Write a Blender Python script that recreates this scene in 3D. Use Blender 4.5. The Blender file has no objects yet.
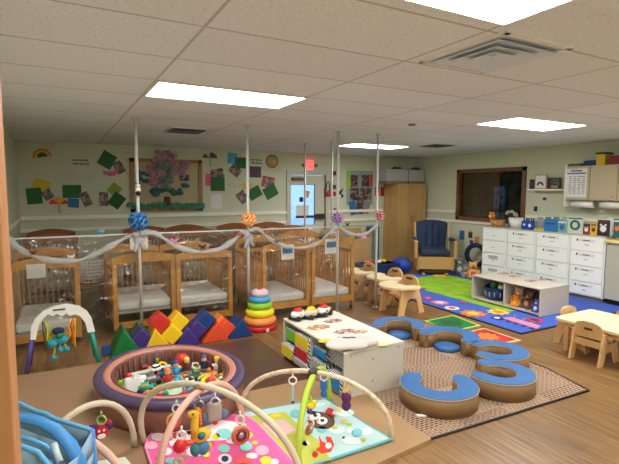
import bpy, bmesh, math, random
from mathutils import Vector, Matrix
PI = math.pi
random.seed(7)
sc = bpy.context.scene
COL = sc.collection

# ------------------------------------------------------------------ camera
FP = 463.08; YAW = .499476; PIT = .089958; ROL = .002207
CAMP = Vector((0, 0, 1.65)); CEIL = 2.42
vF = Vector((math.sin(YAW)*math.cos(PIT), math.cos(YAW)*math.cos(PIT), -math.sin(PIT)))
vR = Vector((math.cos(YAW), -math.sin(YAW), 0)); vU = vR.cross(vF)
vR2 = vR*math.cos(ROL)+vU*math.sin(ROL); vU2 = vU*math.cos(ROL)-vR*math.sin(ROL)
cd = bpy.data.cameras.new('camera'); cam = bpy.data.objects.new('camera', cd); COL.objects.link(cam)
cd.sensor_width = 36; cd.lens = FP/619*36; cd.clip_start = .05
mw = Matrix((vR2, vU2, -vF)).transposed().to_4x4(); mw.translation = CAMP; cam.matrix_world = mw
sc.camera = cam
sc.view_settings.view_transform = 'Standard'; sc.view_settings.look = 'None'
sc.view_settings.gamma = 1; sc.view_settings.use_curve_mapping = False
sc.view_settings.exposure = 1.55
LIGHT = 8.0          # ceiling panel emission
w = bpy.data.worlds.new('world'); sc.world = w; w.use_nodes = True
nt = w.node_tree; bg = nt.nodes['Background']
bg.inputs[0].default_value = (.34, .6, 1, 1); bg.inputs[1].default_value = .55

def ray(u, v): return vF+vR2*((u-309.5)/FP)+vU2*((232-v)/FP)
def atz(u, v, z=0.): d = ray(u, v); return CAMP+d*((z-CAMP.z)/d.z)
def aty(u, v, y=8.6): d = ray(u, v); return CAMP+d*(y/d.y)
def atx(u, v, x=7.55): d = ray(u, v); return CAMP+d*(x/d.x)

# ------------------------------------------------------------------ materials
def lin(c):
    return tuple(((x/255)/12.92 if x/255 <= .04045 else ((x/255+.055)/1.055)**2.4) for x in c)+(1,)
MATS = {}
def mat(name, rgb, rough=.6, metal=0, var=0., vscale=8, stretch=(1, 1, 1), bump=0., emit=0, spec=None, var2=None):
    if name in MATS: return MATS[name]
    m = bpy.data.materials.new(name); m.use_nodes = True; n = m.node_tree; b = n.nodes['Principled BSDF']
    b.inputs['Base Color'].default_value = lin(rgb); b.inputs['Roughness'].default_value = rough; b.inputs['Metallic'].default_value = metal
    if spec is not None: b.inputs['Specular IOR Level'].default_value = spec
    if emit:
        b.inputs['Emission Color'].default_value = lin(rgb); b.inputs['Emission Strength'].default_value = emit
    if var or bump:
        tc = n.nodes.new('ShaderNodeTexCoord'); mp = n.nodes.new('ShaderNodeMapping'); mp.inputs['Scale'].default_value = stretch
        nz = n.nodes.new('ShaderNodeTexNoise'); nz.inputs['Scale'].default_value = vscale; nz.inputs['Detail'].default_value = 4
        n.links.new(tc.outputs['Object'], mp.inputs[0]); n.links.new(mp.outputs[0], nz.inputs['Vector'])
        if var:
            r = n.nodes.new('ShaderNodeValToRGB'); lo = tuple(max(0, x*(1-var)) for x in rgb); hi = var2 or tuple(min(255, x*(1+var*.6)) for x in rgb)
            r.color_ramp.elements[0].position = .3; r.color_ramp.elements[1].position = .7
            r.color_ramp.elements[0].color = lin(lo); r.color_ramp.elements[1].color = lin(hi)
            n.links.new(nz.outputs['Fac'], r.inputs[0]); n.links.new(r.outputs[0], b.inputs['Base Color'])
        if bump:
            bp = n.nodes.new('ShaderNodeBump'); bp.inputs['Strength'].default_value = bump; bp.inputs['Distance'].default_value = .02
            n.links.new(nz.outputs['Fac'], bp.inputs['Height']); n.links.new(bp.outputs[0], b.inputs['Normal'])
    MATS[name] = m; return m

def nodes_mat(name):
    m = bpy.data.materials.new(name); m.use_nodes = True; n = m.node_tree; return m, n, n.nodes['Principled BSDF']
def N(n, t, **k):
    x = n.nodes.new(t)
    for a, v in k.items():
        if a in x.inputs: x.inputs[a].default_value = v
        else: setattr(x, a, v)
    return x

def m_floor():
    m, n, b = nodes_mat('laminate'); L = n.links.new
    tc = N(n, 'ShaderNodeTexCoord'); mp = N(n, 'ShaderNodeMapping'); mp.inputs['Rotation'].default_value = (0, 0, PI/2)
    L(tc.outputs['Object'], mp.inputs[0])
    br = N(n, 'ShaderNodeTexBrick'); br.offset = .37; br.inputs['Scale'].default_value = 1
    br.inputs['Brick Width'].default_value = 1.2; br.inputs['Row Height'].default_value = .14; br.inputs['Mortar Size'].default_value = .0018
    br.inputs['Color1'].default_value = lin((140, 102, 54)); br.inputs['Color2'].default_value = lin((104, 72, 38)); br.inputs['Mortar'].default_value = lin((60, 42, 28))
    L(mp.outputs[0], br.inputs['Vector'])
    mp2 = N(n, 'ShaderNodeMapping'); mp2.inputs['Scale'].default_value = (14, .9, 1); L(tc.outputs['Object'], mp2.inputs[0])
    nz = N(n, 'ShaderNodeTexNoise'); nz.inputs['Scale'].default_value = 2.2; nz.inputs['Detail'].default_value = 8; nz.inputs['Roughness'].default_value = .65
    L(mp2.outputs[0], nz.inputs['Vector'])
    r = N(n, 'ShaderNodeValToRGB'); r.color_ramp.elements[0].position = .36; r.color_ramp.elements[1].position = .66
    r.color_ramp.elements[0].color = lin((78, 52, 28)); r.color_ramp.elements[1].color = lin((172, 132, 78)); L(nz.outputs[0], r.inputs[0])
    mx = N(n, 'ShaderNodeMix'); mx.data_type = 'RGBA'; mx.inputs[0].default_value = .55
    L(br.outputs['Color'], mx.inputs[6]); L(r.outputs[0], mx.inputs[7]); L(mx.outputs[2], b.inputs['Base Color'])
    b.inputs['Roughness'].default_value = .38
    return m
def m_ceiling():
    m, n, b = nodes_mat('ceiling_tile'); L = n.links.new
    tc = N(n, 'ShaderNodeTexCoord'); mp = N(n, 'ShaderNodeMapping')
    mp.inputs['Location'].default_value = (-.65, -3.445, 0); mp.vector_type = 'POINT'
    L(tc.outputs['Object'], mp.inputs[0])
    br = N(n, 'ShaderNodeTexBrick'); br.offset = 0; br.inputs['Scale'].default_value = 1
    br.inputs['Brick Width'].default_value = 1.213; br.inputs['Row Height'].default_value = .607; br.inputs['Mortar Size'].default_value = .010
    br.inputs['Color1'].default_value = lin((240, 245, 252)); br.inputs['Color2'].default_value = lin((233, 238, 245)); br.inputs['Mortar'].default_value = lin((196, 196, 198))
    br.inputs['Mortar Smooth'].default_value = .3
    L(mp.outputs[0], br.inputs['Vector'])
    nz = N(n, 'ShaderNodeTexNoise'); nz.inputs['Scale'].default_value = 55; nz.inputs['Detail'].default_value = 3; L(tc.outputs['Object'], nz.inputs['Vector'])
    r = N(n, 'ShaderNodeValToRGB'); r.color_ramp.elements[0].position = .3; r.color_ramp.elements[1].position = .46
    r.color_ramp.elements[0].color = lin((190, 180, 168)); r.color_ramp.elements[1].color = (1, 1, 1, 1); L(nz.outputs[0], r.inputs[0])
    mx = N(n, 'ShaderNodeMix'); mx.data_type = 'RGBA'; mx.blend_type = 'MULTIPLY'; mx.inputs[0].default_value = .35
    L(br.outputs['Color'], mx.inputs[6]); L(r.outputs[0], mx.inputs[7]); L(mx.outputs[2], b.inputs['Base Color'])
    b.inputs['Roughness'].default_value = .9
    return m
def m_weave():
    m, n, b = nodes_mat('patchwork_weave'); L = n.links.new
    tc = N(n, 'ShaderNodeTexCoord')
    def brick(rot, w, h, c1, c2, mo, ms):
        mp = N(n, 'ShaderNodeMapping'); mp.inputs['Rotation'].default_value = (0, 0, rot); L(tc.outputs['Object'], mp.inputs[0])
        br = N(n, 'ShaderNodeTexBrick'); br.inputs['Scale'].default_value = 1; br.inputs['Brick Width'].default_value = w; br.inputs['Row Height'].default_value = h
        br.inputs['Mortar Size'].default_value = ms; br.inputs['Color1'].default_value = lin(c1); br.inputs['Color2'].default_value = lin(c2); br.inputs['Mortar'].default_value = lin(mo)
        L(mp.outputs[0], br.inputs['Vector']); return br
    a = brick(0, .045, .024, (104, 60, 54), (74, 50, 50), (178, 150, 122), .0055)
    c = brick(PI/2, .06, .022, (118, 94, 72), (140, 104, 80), (190, 168, 138), .005)
    e = brick(PI/2, .04, .03, (86, 62, 56), (128, 78, 66), (170, 144, 118), .006)
    ck = N(n, 'ShaderNodeTexChecker'); ck.inputs['Scale'].default_value = 1/.46; L(tc.outputs['Object'], ck.inputs['Vector'])
    ck2 = N(n, 'ShaderNodeTexChecker'); ck2.inputs['Scale'].default_value = 1/.92; L(tc.outputs['Object'], ck2.inputs['Vector'])
    m1 = N(n, 'ShaderNodeMix'); m1.data_type = 'RGBA'; L(ck.outputs['Fac'], m1.inputs[0]); L(a.outputs['Color'], m1.inputs[6]); L(c.outputs['Color'], m1.inputs[7])
    m2 = N(n, 'ShaderNodeMix'); m2.data_type = 'RGBA'; mm = N(n, 'ShaderNodeMath'); mm.operation = 'MULTIPLY'; mm.inputs[1].default_value = .6
    L(ck2.outputs['Fac'], mm.inputs[0]); L(mm.outputs[0], m2.inputs[0]); L(m1.outputs[2], m2.inputs[6]); L(e.outputs['Color'], m2.inputs[7])
    L(m2.outputs[2], b.inputs['Base Color']); b.inputs['Roughness'].default_value = .95
    return m
def m_photo(name, cols, scale=26):
    m, n, b = nodes_mat(name); L = n.links.new
    tc = N(n, 'ShaderNodeTexCoord'); v = N(n, 'ShaderNodeTexVoronoi'); v.inputs['Scale'].default_value = scale; L(tc.outputs['Object'], v.inputs['Vector'])
    sp = N(n, 'ShaderNodeSeparateColor'); L(v.outputs['Color'], sp.inputs[0])
    r = N(n, 'ShaderNodeValToRGB'); r.color_ramp.interpolation = 'CONSTANT'
    while len(r.color_ramp.elements) < len(cols): r.color_ramp.elements.new(.5)
    for i, c in enumerate(cols):
        r.color_ramp.elements[i].position = i/len(cols); r.color_ramp.elements[i].color = lin(c)
    L(sp.outputs[0], r.inputs[0]); L(r.outputs[0], b.inputs['Base Color']); b.inputs['Roughness'].default_value = .45
    MATS[name] = m; return m
def m_clear(name, gloss=.07, rough=.06, tint=(1, 1, 1), bump=.5, bs=5, haze=0., hcol=(.6, .6, .6)):
    m = bpy.data.materials.new(name); m.use_nodes = True; n = m.node_tree; n.nodes.clear(); L = n.links.new
    o = N(n, 'ShaderNodeOutputMaterial'); t = N(n, 'ShaderNodeBsdfTransparent'); t.inputs[0].default_value = tint+(1,)
    g = N(n, 'ShaderNodeBsdfGlossy'); g.inputs['Roughness'].default_value = rough
    tc = N(n, 'ShaderNodeTexCoord'); nz = N(n, 'ShaderNodeTexNoise'); nz.inputs['Scale'].default_value = bs; nz.inputs['Detail'].default_value = 2; nz.inputs['Distortion'].default_value = 1.5
    L(tc.outputs['Object'], nz.inputs['Vector']); bp = N(n, 'ShaderNodeBump'); bp.inputs['Strength'].default_value = bump; bp.inputs['Distance'].default_value = .05
    L(nz.outputs[0], bp.inputs['Height']); L(bp.outputs[0], g.inputs['Normal'])
    mx = N(n, 'ShaderNodeMixShader'); mx.inputs[0].default_value = gloss; L(t.outputs[0], mx.inputs[1]); L(g.outputs[0], mx.inputs[2])
    out = mx
    if haze:
        d = N(n, 'ShaderNodeBsdfDiffuse'); d.inputs[0].default_value = hcol+(1,)
        m2 = N(n, 'ShaderNodeMixShader'); m2.inputs[0].default_value = haze; L(mx.outputs[0], m2.inputs[1]); L(d.outputs[0], m2.inputs[2]); out = m2
    L(out.outputs[0], o.inputs[0]); MATS[name] = m; return m
def m_stripes(name, c1, c2, scale=60, rot=(0, 0, .8)):
    m, n, b = nodes_mat(name); L = n.links.new
    tc = N(n, 'ShaderNodeTexCoord'); mp = N(n, 'ShaderNodeMapping'); mp.inputs['Rotation'].default_value = rot; L(tc.outputs['Object'], mp.inputs[0])
    wv = N(n, 'ShaderNodeTexWave'); wv.inputs['Scale'].default_value = scale/6.28; L(mp.outputs[0], wv.inputs['Vector'])
    r = N(n, 'ShaderNodeValToRGB'); r.color_ramp.interpolation = 'CONSTANT'; r.color_ramp.elements[0].color = lin(c1); r.color_ramp.elements[1].position = .5; r.color_ramp.elements[1].color = lin(c2)
    L(wv.outputs['Color'], r.inputs[0]); L(r.outputs[0], b.inputs['Base Color']); b.inputs['Roughness'].default_value = .8
    MATS[name] = m; return m

WALL = mat('wall_paint', (206, 210, 182), .85)
FLOOR = m_floor(); TILE = m_ceiling(); WEAVE = m_weave()
TRIM = mat('white_trim', (244, 242, 226), .5)
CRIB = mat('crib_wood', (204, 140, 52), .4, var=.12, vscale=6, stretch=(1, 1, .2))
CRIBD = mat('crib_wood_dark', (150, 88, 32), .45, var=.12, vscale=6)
MAPLE = mat('maple', (222, 178, 122), .45, var=.1, vscale=5, stretch=(1, 1, .3))
LAMIN = mat('cabinet_maple', (198, 158, 98), .5, var=.06, vscale=4, stretch=(2, 2, .3))
POSTW = mat('honey_oak', (178, 122, 76), .5, var=.08, vscale=5, stretch=(4, 4, .4))
DARKW = mat('dark_oak', (118, 78, 44), .5, var=.2, vscale=8)
SHEET = mat('white_sheet', (244, 242, 238), .8, bump=.3, vscale=9)
CLEAR = m_clear('clear_acrylic', .035, .04, (.96, .96, .95), .1, 3)
FILM = m_clear('clear_film', .06, .12, (.97, .97, .96), .9, 4.5, .008)
POLE = mat('pole_white', (206, 204, 200), .35)
WHITE = mat('white_plastic', (236, 234, 228), .4)
CREAM = mat('cream', (232, 224, 204), .5)
LAMW = mat('white_laminate', (200, 192, 178), .45)
OFFW = mat('offwhite_top', (220, 212, 196), .4)
BLACK = mat('black', (22, 22, 24), .5)
GREY = mat('grey', (128, 128, 128), .5)
SILVER = mat('silver', (180, 180, 182), .3, 1)
TULLE = m_clear('tulle', .02, .5, (.86, .86, .86), .3, 60, .40, (.74, .74, .74))
SEATBLUE = mat('seat_blue', (48, 104, 164), .55, var=.05, vscale=3)
SEATTAN = mat('seat_tan', (136, 102, 62), .5, var=.06, vscale=3)
NAVY = mat('navy', (28, 44, 78), .8, var=.15, vscale=12)
RED = mat('red', (206, 44, 34), .45); BLUE = mat('blue', (24, 74, 150), .45); YEL = mat('yellow', (240, 200, 20), .45)
GRN = mat('green', (20, 128, 56), .45); LIME = mat('lime', (150, 208, 40), .45); PUR = mat('purple', (74, 44, 128), .45)
ORG = mat('orange', (240, 126, 40), .45); TEAL = mat('teal', (30, 168, 150), .4); PINK = mat('pink', (240, 130, 170), .5)
SKYB = mat('sky_blue', (60, 160, 210), .45); MAROON = mat('maroon', (110, 26, 34), .5); TURQ = mat('turquoise', (130, 210, 210), .5)
BLKRED = mat('block_red', (226, 74, 40), .45); GREENP = mat('green_paper', (42, 104, 52), .7); YELP = mat('yellow_paper', (214, 190, 30), .7)
BLUEP = mat('blue_paper', (50, 110, 160), .7); PAPER = mat('paper', (226, 226, 224), .8); WALLP = mat('pale_paper', (206, 206, 190), .8)
PINKP = mat('pink_paper', (226, 90, 150), .7); TEALD = mat('dark_teal', (38, 100, 92), .7)
PHOTO = m_photo('photo_print', [(80, 64, 58), (130, 90, 82), (160, 132, 118), (64, 80, 70), (110, 104, 100), (150, 140, 135)], 22)
PHOTO2 = m_photo('photo_collage', [(50, 40, 40), (130, 96, 88), (84, 62, 66), (150, 136, 130), (60, 66, 76), (110, 64, 62)], 22)

# ------------------------------------------------------------------ builders
class M:
    def __init__(s, mod=None): s.b = bmesh.new(); s.T = mod
    def _v(s, p): p = Vector(p); return s.b.verts.new(s.T @ p if s.T else p)
    def box(s, c, d, rz=0, bev=0, rot=None, seg=2):
        R = rot if rot else Matrix.Rotation(rz, 3, 'Z')
        vs = [s._v(Vector(c)+R @ Vector((x*d[0]/2, y*d[1]/2, z*d[2]/2))) for x in (-1, 1) for y in (-1, 1) for z in (-1, 1)]
        fs = [s.b.faces.new([vs[i] for i in f]) for f in ((0, 1, 3, 2), (4, 6, 7, 5), (0, 4, 5, 1), (2, 3, 7, 6), (0, 2, 6, 4), (1, 5, 7, 3))]
        if bev:
            ed = {e for f in fs for e in f.edges}
            r = bmesh.ops.bevel(s.b, geom=list(ed), offset=bev, segments=seg, profile=.5, affect='EDGES')
            for f in r['faces']: f.smooth = True
        return s
    def bb(s, x0, x1, y0, y1, z0, z1, bev=0): return s.box(((x0+x1)/2, (y0+y1)/2, (z0+z1)/2), (abs(x1-x0), abs(y1-y0), abs(z1-z0)), bev=bev)
    def ring(s, c, ax, r, n, up=None):
        ax = Vector(ax).normalized(); u = ax.orthogonal().normalized() if up is None else up; v = ax.cross(u)
        return [s._v(Vector(c)+(u*math.cos(2*PI*i/n)+v*math.sin(2*PI*i/n))*r) for i in range(n)]
    def tube(s, pts, r, n=8, r2=None, closed=False):
        pts = [Vector(p) for p in pts]; k = len(pts); rs = []
        up = None
        for i, p in enumerate(pts):
            if closed: d = pts[(i+1) % k]-pts[i-1]
            else: d = (pts[min(i+1, k-1)]-pts[max(i-1, 0)])
            d.normalize()
            if up is None: up = d.orthogonal().normalized()
            up = (up-d*up.dot(d)).normalized()
            rad = r if r2 is None else r+(r2-r)*i/(k-1)
            if callable(r): rad = r(i/(k-1))
            v = d.cross(up)
            rs.append([s._v(p+(up*math.cos(2*PI*j/n)+v*math.sin(2*PI*j/n))*rad) for j in range(n)])
        prs = list(zip(rs, rs[1:])) + ([(rs[-1], rs[0])] if closed else [])
        for a, c in prs:
            for j in range(n):
                f = s.b.faces.new((a[j], a[(j+1) % n], c[(j+1) % n], c[j])); f.smooth = True
        if not closed:
            s.b.faces.new(rs[0][::-1]); s.b.faces.new(rs[-1])
        return s
    def cyl(s, a, b, r, n=16, r2=None): return s.tube([a, b], r, n, r2)
    def lathe(s, prof, c=(0, 0, 0), n=24, sx=1, sy=1, rot=None):
        c = Vector(c); rs = []
        for (r, z) in prof:
            ring_ = []
            for j in range(n):
                a = 2*PI*j/n; p = Vector((r*sx*math.cos(a), r*sy*math.sin(a), z))
                if rot: p = rot @ p
                ring_.append(s._v(c+p))
            rs.append(ring_)
        for a, d in zip(rs, rs[1:]):
            for j in range(n):
                f = s.b.faces.new((a[j], a[(j+1) % n], d[(j+1) % n], d[j])); f.smooth = True
        loop = prof[0] == prof[-1]
        if prof[0][0] > 1e-6 and not loop: s.b.faces.new(rs[0][::-1])
        if prof[-1][0] > 1e-6 and not loop: s.b.faces.new(rs[-1])
        if loop: bmesh.ops.remove_doubles(s.b, verts=rs[0]+rs[-1], dist=1e-6)
        bmesh.ops.remove_doubles(s.b, verts=[v for q in (rs[0], rs[-1]) for v in q if v.is_valid], dist=1e-6)
        return s
    def ball(s, c, r, sc_=(1, 1, 1), n=12, rot=None):
        k = max(5, n//2); prof = [(r*sc_[0]*math.sin(PI*i/k), -r*sc_[2]*math.cos(PI*i/k)) for i in range(k+1)]
        prof[0] = (0, prof[0][1]); prof[-1] = (0, prof[-1][1])
        return s.lathe(prof, c, n, 1, sc_[1]/sc_[0], rot)
    def torus(s, c, R_, r, ax=(0, 0, 1), n=20, m=8, e=1):
        ax = Vector(ax).normalized(); u = ax.orthogonal().normalized(); v = ax.cross(u)
        return s.tube([Vector(c)+(u*math.cos(2*PI*i/n)+v*e*math.sin(2*PI*i/n))*R_ for i in range(n)], r, m, closed=True)
    def prism(s, poly, h, fr=None):
        # poly 2-D, extruded along the frame's third axis; fr maps (x,y,z)->world
        g = fr or (lambda x, y, z: (x, y, z))
        lo = [s._v(g(x, y, 0)) for x, y in poly]; hi = [s._v(g(x, y, h)) for x, y in poly]; k = len(poly)
        s.b.faces.new(lo[::-1]); s.b.faces.new(hi)
        for i in range(k): s.b.faces.new((lo[i], lo[(i+1) % k], hi[(i+1) % k], hi[i]))
        return s
    def strip(s, L_, R_, z0, z1):
        # closed solid band between two equal-length plan lines
        A = [[s._v((p[0], p[1], z)) for p in P_] for P_ in (L_, R_) for z in (z0, z1)]
        l0, l1, r0, r1 = A
        for i in range(len(L_)-1):
            for q in ((l0[i], l0[i+1], l1[i+1], l1[i]), (r0[i], r1[i], r1[i+1], r0[i+1])):
                f = s.b.faces.new(q); f.smooth = True
            s.b.faces.new((l1[i], l1[i+1], r1[i+1], r1[i])); s.b.faces.new((l0[i], r0[i], r0[i+1], l0[i+1]))
        s.b.faces.new((l0[0], l1[0], r1[0], r0[0])); s.b.faces.new((l0[-1], r0[-1], r1[-1], l1[-1]))
        return s
    def link(s, name, m, parent=None, org=None):
        bmesh.ops.recalc_face_normals(s.b, faces=s.b.faces[:])
        me = bpy.data.meshes.new(name); s.b.to_mesh(me); s.b.free()
        o = bpy.data.objects.new(name, me); COL.objects.link(o)
        if m: me.materials.append(m)
        if parent is not None:
            off = Vector(parent.location); q = parent.parent
            while q: off = off+Vector(q.location); q = q.parent
            me.transform(Matrix.Translation(-off)); o.parent = parent
        else:
            if org is None:
                vs = me.vertices; xs = [v.co for v in vs]
                org = Vector((sum(v.x for v in xs)/len(xs), sum(v.y for v in xs)/len(xs), min(v.z for v in xs)))
            me.transform(Matrix.Translation(-Vector(org))); o.location = org
        return o
    def part(s, name, m, parent, label=None, stuff=False):
        o = s.link(name, m, parent)
        if label: o['label'] = label
        if stuff: o['kind'] = 'stuff'
        return o
    def solo(s, name, m, label, cat, group=None, stuff=False):
        return tag(s.link(name, m), label, cat, group, stuff)
    def struct(s, name, m, parent=None):
        o = s.link(name, m, parent, (0, 0, 0) if parent is None else None)
        if parent is None: o['kind'] = 'structure'
        return o
def tag(o, label, cat, group=None, stuff=False):
    o['label'] = label; o['category'] = cat
    if group: o['group'] = group
    if stuff: o['kind'] = 'stuff'
    return o
def thing(name, label, cat, loc=(0, 0, 0), group=None):
    o = bpy.data.objects.new(name, None); COL.objects.link(o); o.location = loc; o.empty_display_size = .05
    return tag(o, label, cat, group)
def dup(root, loc, rz=0, label=None, group=None):
    r = root.copy(); COL.objects.link(r); r.location = loc; r.rotation_euler = (0, 0, rz)
    if label: r['label'] = label
    if group: r['group'] = group
    for ch in list(root.children):
        c = ch.copy(); COL.objects.link(c); c.parent = r
        for g in list(ch.children):
            d = g.copy(); COL.objects.link(d); d.parent = c
    return r
def arc(c, r, a0, a1, n=24, e=1): return [(c[0]+r*math.cos(math.radians(a0+(a1-a0)*i/n)), c[1]+r*e*math.sin(math.radians(a0+(a1-a0)*i/n))) for i in range(n+1)]

exec_order = []
# ------------------------------------------------------------------ room
XL, XR, YB, YF = -.52, 7.55, 8.6, -1.6
M().bb(XL-.1, XR+1.2, YF-.1, YB+.1, -.1, 0).struct('floor', FLOOR)
M().bb(XL-.1, XR+.1, YF-.1, YB+.1, CEIL, CEIL+.1).struct('ceiling', TILE)
M().bb(XL-.1, XL, YF, YB, 0, CEIL).struct('wall_left', WALL)
M().bb(XL-.1, XR+.1, YF-.1, YF, 0, CEIL).struct('wall_front', WALL)
# back wall with the door opening
DX0, DX1, DZ = 4.24, 5.08, 1.97
M().bb(XL, DX0, YB, YB+.12, 0, CEIL).bb(DX1, XR, YB, YB+.12, 0, CEIL).bb(DX0, DX1, YB, YB+.12, DZ, CEIL).struct('wall_back', WALL)
# right wall with the interior window opening
WY0, WY1, WZ0, WZ1 = 5.62, 7.18, 1.08, 2.04
M().bb(XR, XR+.12, YF, WY0, 0, CEIL).bb(XR, XR+.12, WY1, YB+.12, 0, CEIL).bb(XR, XR+.12, WY0, WY1, 0, WZ0).bb(XR, XR+.12, WY0, WY1, WZ1, CEIL).struct('wall_right', WALL)
# chair rails
M().bb(XL, 4.14, YB-.035, YB, 1.165, 1.225).bb(5.16, 6.6, YB-.035, YB, 1.165, 1.225).struct('trim_1', TRIM)
M().bb(XL, 4.14, YB-.035, YB, .97, 1.02).bb(5.16, 6.6, YB-.035, YB, .97, 1.02).struct('trim_2', TRIM)
M().bb(XR-.022, XR, 1.5, 5.55, 1.155, 1.205).bb(XR-.022, XR, 7.26, YB, 1.165, 1.225).struct('trim_3', TRIM)
M().bb(XR-.03, XR, 1.5, YB, .97, 1.02).struct('trim_4', TRIM)
M().bb(XL, XL+.022, 1.2, YB, 1.165, 1.225).struct('trim_5', TRIM)
M().bb(XL, DX0-.08, YB-.015, YB, 0, .1).bb(DX1+.08, 6.6, YB-.015, YB, 0, .1).struct('baseboard_back', TRIM)
M().bb(XR-.015, XR, 1.5, YB, 0, .1).struct('baseboard_right', TRIM)
# honey wood jamb standing at the left of the view
pj_ = aty(3.6, 240, 1.0).x
M().bb(pj_-.13, pj_, 1.0, 1.12, 0, CEIL, bev=.004).struct('trim_6', POSTW)
# interior window
wn = M(); f = .075
wn.bb(XR-.03, XR+.1, WY0-.05, WY0+f-.05, WZ0-.05, WZ1+.05).bb(XR-.03, XR+.1, WY1-f+.05, WY1+.05, WZ0-.05, WZ1+.05)
wn.bb(XR-.03, XR+.1, WY0-.05, WY1+.05, WZ0-.05, WZ0+f-.05).bb(XR-.03, XR+.1, WY0-.05, WY1+.05, WZ1-f+.05, WZ1+.05)
win = wn.struct('window_1', DARKW)
GLASSD = m_clear('window_glass', .025, .02, (.75, .78, .75), .0, 1)
M().bb(XR+.04, XR+.05, WY0+.02, WY1-.02, WZ0+.02, WZ1-.02).struct('pane', GLASSD, win)
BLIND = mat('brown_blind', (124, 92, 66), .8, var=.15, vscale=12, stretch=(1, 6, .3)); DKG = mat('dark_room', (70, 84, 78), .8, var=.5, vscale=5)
M().bb(XR+.10, XR+.115, WY0+.62, WY1, WZ0, WZ1).struct('blind', BLIND, win)
M().bb(XR+1.0, XR+1.02, WY0-1.2, WY1+.6, .0, CEIL).bb(XR+.12, XR+1.02, WY0-1.2, WY0-1.18, 0, CEIL).bb(XR+.12, XR+1.02, WY1+.6, WY1+.62, 0, CEIL).bb(XR+.12, XR+1.02, WY0-1.2, WY1+.6, CEIL, CEIL+.02).struct('wall_beyond', DKG)
# exterior door
DOORM = mat('door_paint', (200, 198, 178), .5)
dr = M().bb(DX0-.09, DX0, YB-.03, YB+.12, 0, DZ+.09).bb(DX1, DX1+.09, YB-.03, YB+.12, 0, DZ+.09).bb(DX0, DX1, YB-.03, YB+.12, DZ, DZ+.09).struct('door_1', DOORM)
gx0, gx1, gz0, gz1 = aty(290.5, 200).x, aty(315.5, 200).x, .92, aty(300, 184.5).z
gg = .02
M().bb(DX0+.005, gx0, YB+.03, YB+.075, .01, DZ-.01).bb(gx1, DX1-.005, YB+.03, YB+.075, .01, DZ-.01).bb(gx0, gx1, YB+.03, YB+.075, .01, gz0).bb(gx0, gx1, YB+.03, YB+.075, gz1, DZ-.01).struct('door_leaf', DOORM, dr)
M().bb(gx0, gx1, YB+.05, YB+.055, gz0, gz1).struct('door_glass', m_clear('door_glass', .06, .02, (.95, .97, 1), 0), dr)
M().bb(gx0, gx0+.01, YB+.02, YB+.05, gz0, gz1).bb(gx1-.01, gx1, YB+.02, YB+.05, gz0, gz1).bb(gx0, gx1, YB+.02, YB+.05, gz1-.01, gz1).struct('glazing_bead', GREY, dr)
M().bb(DX0+.12, DX1-.06, YB-.04, YB-.005, 1.07, 1.12).bb(DX1-.26, DX1-.04, YB-.05, YB+.03, 1.04, 1.15).struct('push_bar', mat('bar_dark', (70, 66, 60), .4, .5), dr)
M().bb(DX0+.04, DX0+.34, YB-.03, YB+.03, DZ-.12, DZ-.06).struct('door_closer', mat('closer', (90, 86, 80), .5), dr)
# outdoors seen through the door glass
OUT = mat('snow', (226, 234, 244), .9, var=.1, vscale=2)
M().bb(-6, 16, YB+.3, YB+18, -.3, -.12).struct('ground_outside', OUT)
for i, (x, y, h, lab) in enumerate([(4.9, 12.3, 3.2, 'bare dark tree outside the door, nearest and left of the glass centre'), (5.9, 13.4, 3.6, 'bare thin tree outside the door, seen right of the glass centre'), (7.3, 17., 5, 'bare tall tree farthest outside the door glass')]):
    t = M(); t.cyl((x, y, -.12), (x+.1, y, h), .09, 8, .02)
    for k in range(16):
        z0 = .6+k*.16; a = k*2.4; L_ = .8*(1-k/26)
        t.cyl((x+.03, y, z0), (x+math.cos(a)*L_, y+math.sin(a)*L_, z0+.5), .03, 5, .006)
    t.solo('bare_tree', mat('bark', (52, 62, 78), .9), lab, 'tree', 'bare trees outside the door')
sgn = tag(M().bb(*(lambda a, b: (a.x, b.x, YB+.035, YB+.048, b.z, a.z))(aty(297, 205.5), aty(309.5, 216))).link('notice', PAPER), 'white paper notice taped on the glass of the exterior door', 'notice')
a = aty(302, 199.5); M().box((a.x, YB+.03, a.z), (.09, .01, .1)).solo('sticker', NAVY, 'small dark blue square sticker on the door glass', 'sticker')
a = aty(307.5, 194.5)
hb = M(); hb.ball((a.x, YB+.02, a.z-.03), .045, (1, .25, 1))
for k in range(5): hb.tube([(a.x, YB+.02, a.z-.03), (a.x+.09*math.sin(-.6+.35*k), YB+.02, a.z-.02+.1*math.cos(-.6+.35*k))], .013, 6)
hb.solo('paper_handprint', mat('skin_paper', (214, 150, 110), .7), 'peach handprint cut-out stuck on the door glass', 'decoration')

# ------------------------------------------------------------------ ceiling lights, vents
def cpanel(name, label, cat, x0, x1, y0, y1, em):
    t = thing(name, label, cat, ((x0+x1)/2, (y0+y1)/2, CEIL-.012), 'ceiling light panels')
    M().bb(x0, x1, y0, y0+.012, CEIL-.012, CEIL).bb(x0, x1, y1-.012, y1, CEIL-.012, CEIL).bb(x0, x0+.012, y0, y1, CEIL-.012, CEIL).bb(x1-.012, x1, y0, y1, CEIL-.012, CEIL).part('frame', WHITE, t)
    M().bb(x0+.012, x1-.012, y0+.012, y1-.012, CEIL-.009, CEIL-.003).part('diffuser', em, t)
EM = bpy.data.materials.new('lit_diffuser'); EM.use_nodes = True; n = EM.node_tree; bb_ = n.nodes['Principled BSDF']
bb_.inputs['Base Color'].default_value = (.9, .9, .9, 1); bb_.inputs['Emission Color'].default_value = (1, 1, 1, 1); bb_.inputs['Emission Strength'].default_value = LIGHT
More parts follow.
